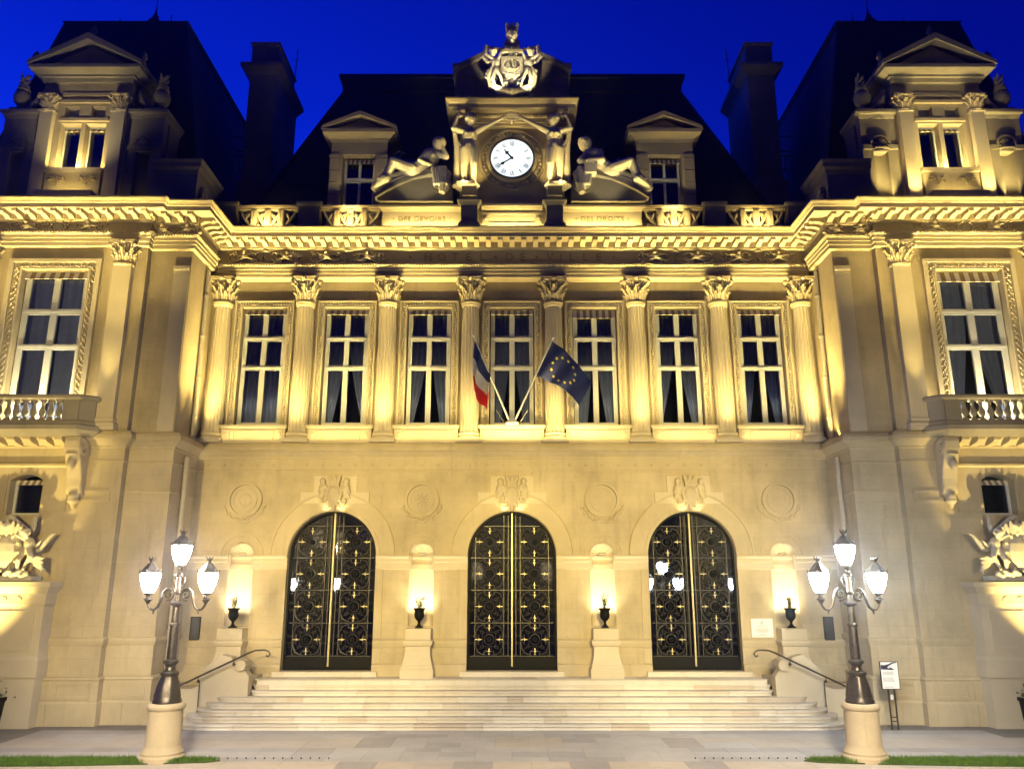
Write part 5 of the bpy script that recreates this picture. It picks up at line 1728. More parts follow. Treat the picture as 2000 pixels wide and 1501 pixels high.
# ---- cheek walls with scrolled end, and handrails
for m in (-1, 1):
    c = MB(m)
    c.prism([(q + 0.3 if q < 10.5 else q, w) for q, w in [(7.85, 0.0), (9.55, 0.0), (10.9, 0.0), (10.9, 0.55), (9.4, 1.02), (9.25, 1.55), (8.75, 1.95), (8.45, 1.88), (8.2, 1.62), (8.0, 1.5), (7.85, 1.3)]], 26.35, 26.75)
    c.tube([(a, y, z) for a, y, z in spiral(8.45, 1.6, 0.04, 0.2, 0, 500, 26, 26.45)], 0.09, 8)
    c.tube([(8.4, 26.2, 1.65), (8.4, 26.9, 1.65)], 0.17, 12)
    c.box(9.2, 10.95, 26.752, 27.9, 0, 0.9)
    c.box(8.16, 9.2, 26.752, 27.88, 1.0, 1.25)
    tag(c.build('stair_cheek', STP, None, (0, 0, 0), fix=True), 'scrolled stone cheek wall closing the {} end of the stair'.format('right' if m > 0 else 'left'), 'wall', 'stair cheek walls')
    r = thing('handrail', (m * 9.0, 26.05, 0.5), 'dark iron handrail with curled top end sloping down at the {} of the stair'.format('right' if m > 0 else 'left'), 'handrail', 'stair handrails')
    t = MB(m)
    t.tube([(10.7, 25.9, 0.82), (10.3, 26.02, 1.0), (8.05, 26.05, 2.05), (7.9, 26.05, 2.1), (7.62, 26.05, 2.11), (7.5, 26.05, 2.07), (7.45, 26.05, 1.99), (7.5, 26.05, 1.92), (7.57, 26.05, 1.95)], 0.028, 8)
    t.build('rail', BRONZE, r, smooth=True)
    for x, z in ((8.55, 1.80), (9.6, 1.31), (10.3, 0.98)):
        b = MB(m)
        b.tube([(x, 26.05, z - 0.02), (x, 26.07, z - 0.10), (x, 26.36 if x < 9.4 else 26.2, z - 0.12)], 0.016, 6)
        b.ell((x, 26.06, z - 0.11), (0.045, 0.045, 0.05), 8, 6)
        if x > 9.4:
            b.tube([(x, 26.2, z - 0.12), (x, 26.2, 0.2)], 0.016, 6)
        b.build('bracket', BRONZE, r, smooth=True)

# ---- black urns with sprigs in the niches
URN = MB()
URN.box(-0.11, 0.11, -0.11, 0.11, 0, 0.05)
URN.lathe([(0.10, 0.05), (0.06, 0.10), (0.035, 0.15), (0.055, 0.18), (0.04, 0.20), (0.10, 0.25), (0.155, 0.33), (0.165, 0.42), (0.15, 0.52), (0.16, 0.56), (0.20, 0.60), (0.205, 0.63), (0.17, 0.63), (0.15, 0.57)], 20)
URNM = URN.mesh('niche_urn', IRON, True)
names = ('leftmost niche, beside the left street lamp', 'niche between left and centre doors', 'niche between centre and right doors', 'rightmost niche, beside the white plaque')
for i, c in enumerate(NICHES):
    o = put('niche_urn', URNM, None, (c, 27.55, 2.69))
    tag(o, 'black cast iron urn standing in the ' + names[i], 'urn', 'black urns in the wall niches')
    p = MB()
    rr = random.Random(70 + i)
    stems = 5
    for s_ in range(stems):
        a = rr.uniform(0, 6.28); t = rr.uniform(0.02, 0.09)
        H = rr.uniform(0.28, 0.5)
        top = (t * 1.6 * cos(a), t * 1.6 * sin(a), 0.55 + H)
        p.tube([(t * 0.3 * cos(a), t * 0.3 * sin(a), 0.53), (t * cos(a), t * sin(a), 0.55 + H * 0.5), top], [0.012, 0.009, 0.005], 5)
        for l in range(26):
            u = rr.uniform(0.2, 1.0); b = rr.uniform(0, 6.28); sz = rr.uniform(0.05, 0.10)
            q = Vector((t * (0.6 + u) * cos(a), t * (0.6 + u) * sin(a), 0.55 + H * u))
            d = Vector((cos(b), sin(b), rr.uniform(-0.2, 0.8))).normalized() * sz
            n = d.cross(Vector((0.2, 0.3, 1))).normalized() * sz * 0.35
            p.add([tuple(q), tuple(q + d * .5 + n), tuple(q + d), tuple(q + d * .5 - n)], [(0, 1, 2, 3)])
    tag(p.build('sprig_plant', LEAF, None, (c, 27.55, 2.69)), 'leafy sprig in the urn of the ' + names[i], 'plant', 'sprigs in the niche urns')

# ---- street lamps
def lantern(parent, x, y, z, emitm, name='lantern'):
    # z = bottom of the lantern cup
    f = MB()
    f.lathe([(0.05, -0.02), (0.075, 0.0), (0.05, 0.03), (0.045, 0.07), (0.11, 0.10), (0.12, 0.13)], 12)
    n = 6
    for k in range(n):
        a = k * 2 * pi / n + pi / 6
        f.tube([(0.12 * cos(a), 0.12 * sin(a), 0.12), (0.235 * cos(a), 0.235 * sin(a), 0.62)], 0.012, 5)
        b = a + 2 * pi / n
        f.tube([(0.235 * cos(a), 0.235 * sin(a), 0.62), (0.235 * cos(b), 0.235 * sin(b), 0.62)], 0.016, 5)
        f.cap((0.25 * cos(a), 0.25 * sin(a), 0.62), (0.27 * cos(a), 0.27 * sin(a), 0.70), 0.02, 0.008, 6)
    o = f.build(name, BRONZE, parent, (x, y, z), smooth=True)
    r = MB()
    r.lathe([(0.245, 0.63), (0.235, 0.66), (0.16, 0.76), (0.09, 0.84), (0.05, 0.87)], 6, rot=pi / 6)
    r.lathe([(0.05, 0.87), (0.045, 0.90), (0.075, 0.93), (0.085, 0.97), (0.06, 0.97)], 10)
    for k in range(6):
        a = k * pi / 3
        r.cap((0.07 * cos(a), 0.07 * sin(a), 0.95), (0.09 * cos(a), 0.09 * sin(a), 1.01), 0.018, 0.008, 5)
    r.build('roof', BRONZE, o, (x, y, z))
    gl = MB()
    gl.lathe([(0.105, 0.14), (0.165, 0.24), (0.215, 0.40), (0.24, 0.54), (0.235, 0.61), (0.2, 0.635)], 12)
    gl.build('glass', emitm, o, (x, y, z), smooth=True)
    return o

def street_lamp(x, y, emitm, label, group):
    t = thing('street_lamp', (x, y, 0), label, 'street lamp', group)
    p = MB()
    p.lathe([(0.52, 0), (0.52, 0.10), (0.48, 0.15), (0.49, 0.19), (0.42, 0.30), (0.405, 0.36), (0.395, 1.12), (0.425, 1.15), (0.445, 1.19), (0.435, 1.24), (0.41, 1.28), (0.2, 1.29)], 40)
    p.build('plinth', PLINTH, t, (x, y, 0), smooth=True)
    s = MB()
    s.lathe([(0.33, 1.28), (0.335, 1.34), (0.31, 1.38), (0.30, 1.46), (0.25, 1.70), (0.20, 1.84), (0.19, 1.90), (0.215, 1.93), (0.215, 1.98), (0.13, 2.03), (0.11, 2.10), (0.14, 2.17), (0.18, 2.20), (0.18, 2.25), (0.11, 2.29)], 28,
            mod=lambda i, z: 1 + (0.05 * cos(i * 2 * pi / 28 * 7) if 1.4 < z < 1.85 else 0))
    s.build('base', BRONZE, t, (x, y, 0), smooth=True)
    q = MB()
    q.lathe([(0.115, 2.28), (0.105, 2.9), (0.098, 3.05), (0.12, 3.07), (0.12, 3.11), (0.085, 3.14), (0.082, 3.5), (0.075, 3.52)], 24, mod=lambda i, z: 1 + (0.07 * cos(i * 2 * pi / 24 * 8) if 2.3 < z < 3.04 or 3.15 < z < 3.51 else 0))
    q.lathe([(0.07, 3.5), (0.11, 3.55), (0.16, 3.58), (0.165, 3.61), (0.08, 3.66), (0.06, 3.80), (0.085, 3.84), (0.085, 3.90), (0.065, 3.94), (0.065, 4.24), (0.10, 4.27), (0.10, 4.31), (0.05, 4.34), (0.045, 4.42)], 20)
    q.build('post', BRONZE, t, (x, y, 0), smooth=True)
    for sx in (-1, 1):
        a = MB(sx)
        a.tube([(0.07, 0, 3.80), (0.16, 0, 3.94), (0.27, 0, 3.96), (0.35, 0, 3.88), (0.40, 0, 3.70), (0.46, 0, 3.52), (0.55, 0, 3.44), (0.64, 0, 3.46), (0.70, 0, 3.54), (0.72, 0, 3.62)], [0.03, 0.03, 0.032, 0.034, 0.036, 0.036, 0.034, 0.03, 0.03, 0.035], 8)
        a.tube([(q_, y_, z_) for q_, y_, z_ in spiral(0.22, 3.80, 0.03, 0.14, 90, 90 + 560, 26)], 0.02, 6)
        a.tube([(0.07, 0, 3.98), (0.12, 0, 4.06), (0.16, 0, 4.16), (0.14, 0, 4.24), (0.09, 0, 4.24), (0.09, 0, 4.19), (0.12, 0, 4.18)], 0.015, 6)
        a.cap((0.56, 0, 3.42), (0.56, 0, 3.36), 0.03, 0.02, 8)
        a.lathe([(0.03, 3.58), (0.075, 3.66), (0.11, 3.69), (0.10, 3.71), (0.04, 3.72)], 14, (0.72, 0, 0))
        a.build('arm', BRONZE, t, (x, y, 0), smooth=True)
        lantern(t, x + sx * 0.72, y, 3.72, emitm)
    lantern(t, x, y, 4.40, emitm)
    return t
LAMP_L = emit('lamp_glass_lilac', (1.0, 0.94, 0.92), 78)
LAMP_R = emit('lamp_glass_cool', (0.84, 0.95, 1.0), 112)
street_lamp(-8.35, 20.75, LAMP_L, 'three-lantern street lamp with lilac white glow, by the left end of the stair', 'three-lantern street lamps')
street_lamp(8.42, 20.75, LAMP_R, 'three-lantern street lamp with cold bluish glow, next to the white information board', 'three-lantern street lamps')

# ---- flags on two poles from the middle window
def flag(name, label, m, base, tip, h0, h1, f0, f1, L0, L1, mats, stars):
    t = thing(name, base, label, 'flag', 'flags at the middle window')
    p = MB()
    p.tube([base, tip], [0.035, 0.026], 10)
    d = (Vector(tip) - Vector(base)).normalized()
    p.ell(Vector(tip) + d * 0.05, (0.055, 0.055, 0.055), 10, 6)
    p.build('pole', WHITE, t, smooth=True)
    return t
def cloth(t, fn, NS, NT, mats, matfn, name='cloth'):
    vs, fs, mi = [], [], []
    for j in range(NT + 1):
        for i in range(NS + 1):
            vs.append(tuple(fn(i / NS, j / NT)))
    for j in range(NT):
        for i in range(NS):
            a = j * (NS + 1) + i
            fs.append((a, a + 1, a + NS + 2, a + NS + 1)); mi.append(matfn((i + .5) / NS, (j + .5) / NT))
    m = MB(); m.add(vs, fs); m.mi = mi
    o = m.build(name, mats, t, smooth='all')
    sd = o.modifiers.new('thickness', 'SOLIDIFY'); sd.thickness = 0.006
    return o
FB = plain('flag_blue', (0.012, 0.025, 0.13), 0.8, var=0.05)
FW = plain('flag_white', (0.70, 0.68, 0.64), 0.8, var=0.04)
FR = plain('flag_red', (0.62, 0.015, 0.025), 0.8, var=0.05)
EB = plain('european_blue', (0.008, 0.018, 0.12), 0.75, var=0.05)
EY = plain('star_yellow', (0.85, 0.70, 0.10), 0.6, var=0.03)
base, tip = (-0.10, 27.55, 9.62), (-1.30, 26.2, 12.25)
t = flag('flag', 'blue white red striped flag drooping from the left of two crossed poles', -1, base, tip, 0, 0, 0, 0, 0, 0, None, None)
bv, tv = Vector(base), Vector(tip)
def fr_fn(s_, u):
    hp = tv.lerp(bv, 0.03 + 0.42 * s_)
    Lf = 1.80 - 0.35 * s_ if s_ < 0.75 else 1.54 - 2.6 * (s_ - 0.75)
    down = Vector((-0.02 * (1 - s_), 0.05, -1)) * Lf * u
    inn = Vector((-0.10 * sin(pi * u) * (1 - s_), 0, 0))
    fold = Vector((0.05 * sin(9 * s_ + 2 * u), 0.16 * sin(10 * s_ + 3.0 * u) * (0.15 + u), 0.04 * sin(13 * s_) * u))
    return hp + down + inn + fold
cloth(t, fr_fn, 30, 45, [FB, FW, FR], lambda s_, u: 0 if u < 0.34 else (1 if u < 0.67 else 2))
base, tip = (0.10, 27.55, 9.62), (1.38, 26.2, 12.18)
t = flag('flag', 'dark blue flag with a ring of yellow stars, right of the two poles', 1, base, tip, 0, 0, 0, 0, 0, 0, None, None)
bv2, tv2 = Vector(base), Vector(tip)
A, Bq, C, D = tv2.lerp(bv2, 0.02), tv2.lerp(bv2, 0.45), Vector((2.72, 26.35, 10.72)), Vector((2.30, 26.7, 9.95))
def eu_fn(s_, u):
    top = A.lerp(C, u) + Vector((0, 0, 0.10 * sin(pi * u)))
    bot = Bq.lerp(D, u) + Vector((0, 0, 0.22 * sin(pi * u) ** 1.2))
    p = top.lerp(bot, s_)
    p.y += 0.10 * sin(9 * u - 2 * s_) * (0.2 + u) + 0.05 * sin(16 * u + 3 * s_)
    p.z += 0.03 * sin(7 * u + 2 * s_)
    return p
ec = cloth(t, eu_fn, 26, 44, [EB], lambda s_, u: 0)
for k in range(12):
    a = k * pi / 6
    s0_, u0_ = 0.5 + 0.34 * sin(a), 0.47 + 0.25 * cos(a)
    vs = []
    for q in range(10):
        r_ = (0.068 if q % 2 == 0 else 0.028)
        b = pi / 2 + q * pi / 5
        vs.append(tuple(eu_fn(s0_ - r_ * sin(b) / 1.35, u0_ + r_ * cos(b) / 1.9) + Vector((0, -0.012, 0))))
    c0 = tuple(eu_fn(s0_, u0_) + Vector((0, -0.012, 0)))
    MB().add(vs + [c0], [(i, (i + 1) % 10, 10) for i in range(10)]).build('star', EY, ec)
hb = MB()
hb.box(-0.22, 0.22, 27.45, 27.7, 9.505, 9.56); hb.box(-0.16, 0.16, 27.5, 27.62, 9.56, 9.68)
hb.tube([(-0.55, 27.6, 10.0), (-0.3, 27.6, 9.6)], 0.012, 5); hb.tube([(0.55, 27.6, 10.0), (0.3, 27.6, 9.6)], 0.012, 5)
tag(hb.build('flag_holder', WHITE, None), 'white metal socket holding two flagpoles on the sill of the middle window', 'flag holder')

# ---- trophies on pedestals in front of the wings
for m in (-1, 1):
    pd = MB(m)
    X = WX + 0.05
    pd.box(X - 1.45, X + 1.45, 25.05, 25.6, 0.0, 3.45)
    pd.sweep([(-0.2, 3.40), (0.0, 3.42), (0.04, 3.5), (0.04, 3.8), (0.08, 3.84), (0.18, 3.98), (0.20, 4.0), (0.20, 4.14), (-0.2, 4.16)], [(X - 1.45, 25.6), (X - 1.45, 25.05), (X + 1.45, 25.05), (X + 1.45, 25.6)])
    pd.sweep([(-0.1, 1.40), (0.05, 1.40), (0.05, 1.9), (0.0, 2.0), (-0.1, 2.0)], [(X - 1.45, 25.6), (X - 1.45, 25.05), (X + 1.45, 25.05), (X + 1.45, 25.6)])
    pd.plate(rect(X - 1.2, X + 1.2, 2.15, 3.3), [rect(X - 1.1, X + 1.1, 2.25, 3.2)], 25.015, 25.06)
    for t in range(6):
        c = X - 1.1 + t * 0.44
        pd.plate(ring(c, 3.6, 0.07, 0.11, 10), [], 24.985, 25.02)
    part('trophy_pedestal', pd, STP, fix=True)
    k = MB(m)
    k.ell((0, -0.12, 0.86), (0.40, 0.16, 0.52)); k.ell((0, -0.05, 0.85), (0.52, 0.12, 0.62))
    k.box(-1.0, 1.0, -0.28, 0.28, 0, 0.16)
    random.seed(12)
    for sx in (-1, 1):
        head(k, (sx * 0.62, -0.2, 1.42), (0.2, 0, sx * 0.5), 0.62, False)
        k.ell((sx * 0.70, -0.1, 1.1), (0.17, 0.15, 0.22))
        k.cap((sx * 0.7, -0.12, 1.0), (sx * 0.9, -0.3, 0.72), 0.11, 0.085); k.cap((sx * 0.9, -0.3, 0.72), (sx * 0.72, -0.25, 0.40), 0.08, 0.05); k.cap((sx * 0.72, -0.25, 0.4), (sx * 0.80, -0.38, 0.34), 0.05, 0.035)
        k.cap((sx * 0.62, -0.1, 1.0), (sx * 0.55, -0.3, 0.62), 0.11, 0.08); k.cap((sx * 0.55, -0.3, 0.62), (sx * 0.5, -0.2, 0.3), 0.075, 0.045)
        k.cap((sx * 0.78, -0.12, 1.2), (sx * 0.98, -0.2, 1.02), 0.065, 0.05); k.cap((sx * 0.98, -0.2, 1.02), (sx * 1.12, -0.25, 1.2), 0.05, 0.035)
        k.cap((sx * 0.6, -0.12, 1.22), (sx * 0.36, -0.25, 1.36), 0.065, 0.045)
        for t in range(6):
            k.tube([(sx * 0.9, -0.02, 0.9), (sx * (1.1 + 0.04 * t), -0.05, 1.15 + 0.09 * t - 0.2), (sx * (1.0 + 0.09 * t), -0.1, 1.42 + 0.06 * t - 0.3)], [0.06, 0.05, 0.02], 7)
        for t in range(5):
            k.tube([(sx * 0.8, -0.1, 0.6), (sx * (1.05 + 0.05 * t), -0.15, 0.72 - 0.1 * t), (sx * (1.32 - 0.03 * t), -0.22, 0.66 - 0.12 * t)], [0.07, 0.06, 0.02], 7)
        k.ell((sx * 0.68, 0.02, 1.72), (0.10, 0.05, 0.3))
        for t in range(7):
            k.ell((sx * (0.2 + 0.1 * t), -0.25 - 0.02 * (t % 2), 0.22 + 0.07 * sin(t * 2.1)), (0.1, 0.08, 0.08))
    for t in range(9):
        a = pi * t / 8
        k.cap((0.42 * cos(a), -0.15, 1.38 + 0.1 * sin(a)), (0.5 * cos(a), -0.22, 1.5 + 0.3 * sin(a)), 0.09, 0.05)
    for t in range(12):
        a = 2 * pi * t / 12
        k.ell((0.46 * cos(a), -0.2, 0.86 + 0.56 * sin(a)), (0.06, 0.06, 0.06))
    head(k, (0, -0.2, 1.62), (0.2, 0, 0), 0.6, False)
    k.tube([(-0.5, 0.0, 1.55), (0, -0.1, 1.95), (0.5, 0.0, 1.55)], [0.06, 0.09, 0.06], 8)
    o = k.build('trophy_sculpture', STAT, None, (m * X, 25.22, 4.165), smooth=True)
    tag(sculpt(o, 0.026, 2), 'carved oval cartouche with winged cherubs and banners on the pedestal of the {} wing'.format('right' if m > 0 else 'left'), 'sculpture', 'carved cartouches on the wings')

# ---- plaque, dark plates, information board, planters
pq = thing('wall_plaque', (8.3, 27.86, 2.68), 'square white plaque with small lettering on the wall right of the right door', 'plaque')
MB().box(7.95, 8.66, 27.85, 27.9, 2.38, 2.97).build('panel', PRINT, pq)
l = MB()
l.plate(ring(8.3, 2.87, 0.03, 0.045, 16, 0, 359), [], 27.845, 27.85); l.box(8.285, 8.315, 27.844, 27.85, 2.78, 2.86)
for z, w in ((2.73, 0.17), (2.655, 0.23), (2.625, 0.2), (2.595, 0.24), (2.565, 0.21), (2.535, 0.14), (2.47, 0.1), (2.44, 0.15)):
    x = 8.3 - w
    random.seed(int(z * 1000))
    while x < 8.3 + w:
        d = random.uniform(0.02, 0.07)
        l.box(x, min(x + d, 8.3 + w), 27.8455, 27.85, z - 0.007, z + 0.007)
        x += d + 0.014
l.build('print', GREYPRINT, pq, fix=True)
for m in (-1, 1):
    w = thing('wall_plate', (m * 10.52, 27.87, 2.65), 'tall narrow black plate on the wall {}'.format('right of the rightmost niche' if m > 0 else 'left of the leftmost niche, behind the lamp'), 'wall plate', 'black plates at the ends of the wall')
    MB().box(m * 10.52 - 0.15, m * 10.52 + 0.15, 27.85, 27.9, 2.3, 3.02).build('plate', BLACKPLATE, w)
    MB().plate(rect(m * 10.52 - 0.165, m * 10.52 + 0.165, 2.285, 3.035), [rect(m * 10.52 - 0.14, m * 10.52 + 0.14, 2.31, 3.01)], 27.835, 27.9).build('rim', IRON, w, fix=True)
ib = thing('information_board', (11.05, 24.9, 0), 'white information board with a navy swoosh on two thin dark legs by the right wing', 'sign')
p = MB(); p.box(-0.25, 0.25, -0.02, 0.02, 1.12, 1.86); p.build('panel', PRINT, ib, (11.05, 24.9, 0))
sw = MB()
sw.prism([(-0.24, 1.78), (-0.14, 1.77), (-0.02, 1.80), (0.10, 1.85), (0.2, 1.855), (0.24, 1.84), (0.12, 1.82), (0.0, 1.76), (-0.06, 1.71), (-0.02, 1.68), (0.03, 1.71), (0.08, 1.69), (0.14, 1.655), (0.1, 1.64), (-0.1, 1.65), (-0.24, 1.655)], -0.026, -0.02)
sw.build('print', NAVY, ib, (11.05, 24.9, 0))
sm = MB()
random.seed(2)
for z in (1.58, 1.55, 1.52, 1.42, 1.39, 1.36, 1.33, 1.17):
    x = -0.2
    while x < (0.08 if z > 1.3 else 0.06):
        d = random.uniform(0.02, 0.05); sm.box(x, x + d, -0.025, -0.02, z - 0.006, z + 0.006); x += d + 0.012
sm.build('small_print', GREYPRINT, ib, (11.05, 24.9, 0))
MB().plate(rect(-0.265, 0.265, 1.105, 1.875), [rect(-0.25, 0.25, 1.12, 1.86)], -0.024, 0.024).build('frame', IRON, ib, (11.05, 24.9, 0), fix=True)
for x in (-0.09, 0.09):
    MB().box(x - 0.02, x + 0.02, -0.018, 0.018, 0.0, 1.104).build('leg', BRONZE, ib, (11.05, 24.9, 0))
MB().box(-0.07, 0.07, -0.01, 0.01, 0.22, 0.25).box(-0.07, 0.07, -0.01, 0.01, 0.33, 0.36).build('stretcher', BRONZE, ib, (11.05, 24.9, 0))
MB().box(-0.05, 0.03, -0.022, -0.02, 0.82, 0.96).build('notice', PRINT, ib, (11.05, 24.9, 0))
for m in (-1, 1):
    lab = 'black planter box against the {} wing, half out of the picture'.format('right' if m > 0 else 'left')
    pb = thing('planter', (m * 15.25, 25.0, 0), lab, 'planter', 'black planters')
    b = MB()
    b.prism([(-0.36, 0.06), (0.36, 0.06), (0.44, 0.8), (-0.44, 0.8)], -0.36, 0.3)
    b.box(-0.34, 0.34, -0.33, 0.28, 0.0, 0.06)
    b.build('box', IRON, pb, (m * 15.25, 25.0, 0))
    MB().plate(rect(-0.48, 0.48, -0.42, 0.34), [rect(-0.40, 0.40, -0.34, 0.28)], 0, 0.07)
    r = MB(); r.box(-0.48, 0.48, -0.40, -0.32, 0.78, 0.88); r.box(-0.48, 0.48, 0.26, 0.34, 0.78, 0.88); r.box(-0.48, -0.40, -0.32, 0.26, 0.78, 0.88); r.box(0.40, 0.48, -0.32, 0.26, 0.78, 0.88)
    r.build('rim', IRON, pb, (m * 15.25, 25.0, 0))
    MB().box(-0.39, 0.39, -0.31, 0.25, 0.7, 0.8).build('soil', DARKIN, pb, (m * 15.25, 25.0, 0))
    p = MB(); rr = random.Random(90 + m)
    for l_ in range(420):
        q = Vector((rr.gauss(0, 0.2), rr.gauss(0, 0.14), 0.82 + abs(rr.gauss(0, 0.16))))
        d = Vector((rr.gauss(0, 1), rr.gauss(0, 1), rr.uniform(0, 1))).normalized() * rr.uniform(0.05, 0.11)
        n = d.cross(Vector((rr.random(), rr.random(), 0.4))).normalized() * d.length * 0.3
        p.add([tuple(q), tuple(q + d * .5 + n), tuple(q + d), tuple(q + d * .5 - n)], [(0, 1, 2, 3)])
    for t in range(8):
        p.tube([(rr.uniform(-.15, .15), rr.uniform(-.1, .1), 0.78), (rr.uniform(-.2, .2), rr.uniform(-.15, .15), 1.05)], [0.012, 0.005], 5)
    tag(p.build('planter_shrub', LEAFD, None, (m * 15.25, 25.0, 0)), 'low green shrub growing in the black planter at the {}'.format('far right' if m > 0 else 'far left'), 'shrub', 'shrubs in the black planters')

# ---- grass strips in front
for m in (-1, 1):
    bed = MB(m)
    outer = [(14.5, 19.95), (14.5, 20.78), (8.4, 20.75), (7.2, 20.72), (6.9, 20.6), (7.2, 20.42), (8.6, 20.22), (10.5, 20.05)]
    bed.prismz(outer, -0.02, 0.03)
    tag(bed.build('grass_bed', LEAFD, None, fix=True), kind='structure')
    gr = MB(m)
    rr = random.Random(14 + m)
    def inside(x, y):
        c = False
        for i in range(len(outer)):
            (x1, y1), (x2, y2) = outer[i], outer[i - 1]
            if (y1 > y) != (y2 > y) and x < (x2 - x1) * (y - y1) / (y2 - y1) + x1:
                c = not c
        return c
    cnt = 0
    while cnt < 26000:
        x, y = rr.uniform(6.9, 14.5), rr.uniform(19.9, 20.8)
        if not inside(x, y) or (x - 8.38) ** 2 + (y - 20.75) ** 2 < 0.3:
            continue
        if sin(x * 5.1) + sin(x * 2.3 + y * 9) + rr.uniform(-1.6, 1.6) < -1.3:
            cnt += 1
            continue
        h = rr.uniform(0.04, 0.10) + max(0, rr.gauss(0, 0.03)); a = rr.uniform(0, 6.28); w = rr.uniform(0.004, 0.008); b = rr.uniform(0.0, 0.05)
        gr.add([(x - w * cos(a), y - w * sin(a), 0.025), (x + w * cos(a), y + w * sin(a), 0.025), (x + b * sin(a), y + b * cos(a), 0.03 + h)], [(0, 1, 2)])
        cnt += 1
    tag(gr.build('grass', GRASS, None), 'short mown grass strip at the front {}'.format('right' if m > 0 else 'left'), 'grass', kind='stuff')
    # tiny iron hoops along the tip of the bed
    e = thing('edging_hoops', (m * 5.6, 20.95, 0), 'row of tiny iron edging pegs past the tip of the {} grass strip'.format('right' if m > 0 else 'left'), 'edging')
    for i in range(14):
        x = m * (4.4 + i * 0.22)
        q = MB(); q.box(-0.012, 0.012, -0.008, 0.008, 0, 0.035); q.build('peg', IRON, e, (x, 20.9, 0))

# ---- houses across the square, behind the camera: they close the view mirrored in the door glass
HW = plain('house_render', (0.16, 0.14, 0.12), 0.9)
LITWIN = emit('lit_window', (1.0, 0.75, 0.4), 1.2)
for i, (hx, hh, lab) in enumerate(((-30, 17, 'five storey house across the square, opposite the left wing'), (0, 19, 'tall house across the square, opposite the middle of the town hall'), (30, 16, 'lower house across the square, opposite the right wing'))):
    hs = thing('house', (hx, -40, 0), lab, 'house', 'houses across the square')
    MB().box(-14.8, 14.8, -8, 0, 0, hh).build('wall', HW, hs, (hx, -40, 0))
    MB().prismx([(0.3, hh), (-2.5, hh + 4), (-6, hh + 4), (-8.3, hh)], -14.9, 14.9).build('roof', SLATE, hs, (hx, -40, 0))
    rr = random.Random(i)
    wm = MB().box(-0.6, 0.6, 0.0, 0.04, 0, 1.9).mesh('window', DGLASS)
    wl = MB().box(-0.6, 0.6, 0.0, 0.04, 0, 1.9).mesh('lit_window', LITWIN)
    for fl_ in range(int(hh // 3.6)):
        for q in range(9):
            put('window', wl if rr.random() < 0.16 else wm, hs, (hx - 12.4 + q * 3.1, -40, 1.2 + fl_ * 3.6))
# ================================================================ FLOODLIGHTS OF THE FACADE, ADDED SPOTS
for k in range(8):
    x = (k - 3.5) * BAY
    spot((x, 27.12, 8.95), (x, 27.62, 14.2), EN['column'], 64, WARM, 1.0, 0.06)
for c in WIN:
    strip((c, 27.45, 8.93), (c, 28.05, 12.5), EN['sill'], 2.0, 0.06)
for x in (-6.4, 7.2):
    strip((x, 26.6, 8.95), (x, 28.2, 12.6), EN['wallwash'] * 0.5, 8.2, 0.06, WARM, 80)
for x, L in ((-6.15, 8.6), (6.75, 7.4)):
    strip((x, 26.42, 8.95), (x, 26.95, 16.4), EN['cornice'] * L / 20.5, L, 0.06, WARM, 36)
for tx in (-0.6, 1.3):
    spot((tx, 26.9, 8.95), (tx, 27.0, 16.3), EN['cornice'] * 0.5, 26, WARM, 1.0, 0.06)
strip((0.4, 27.2, 8.93), (0.4, 28.2, 12.2), EN['wallwash'] * 0.26, 5.0, 0.06, WARM, 150)
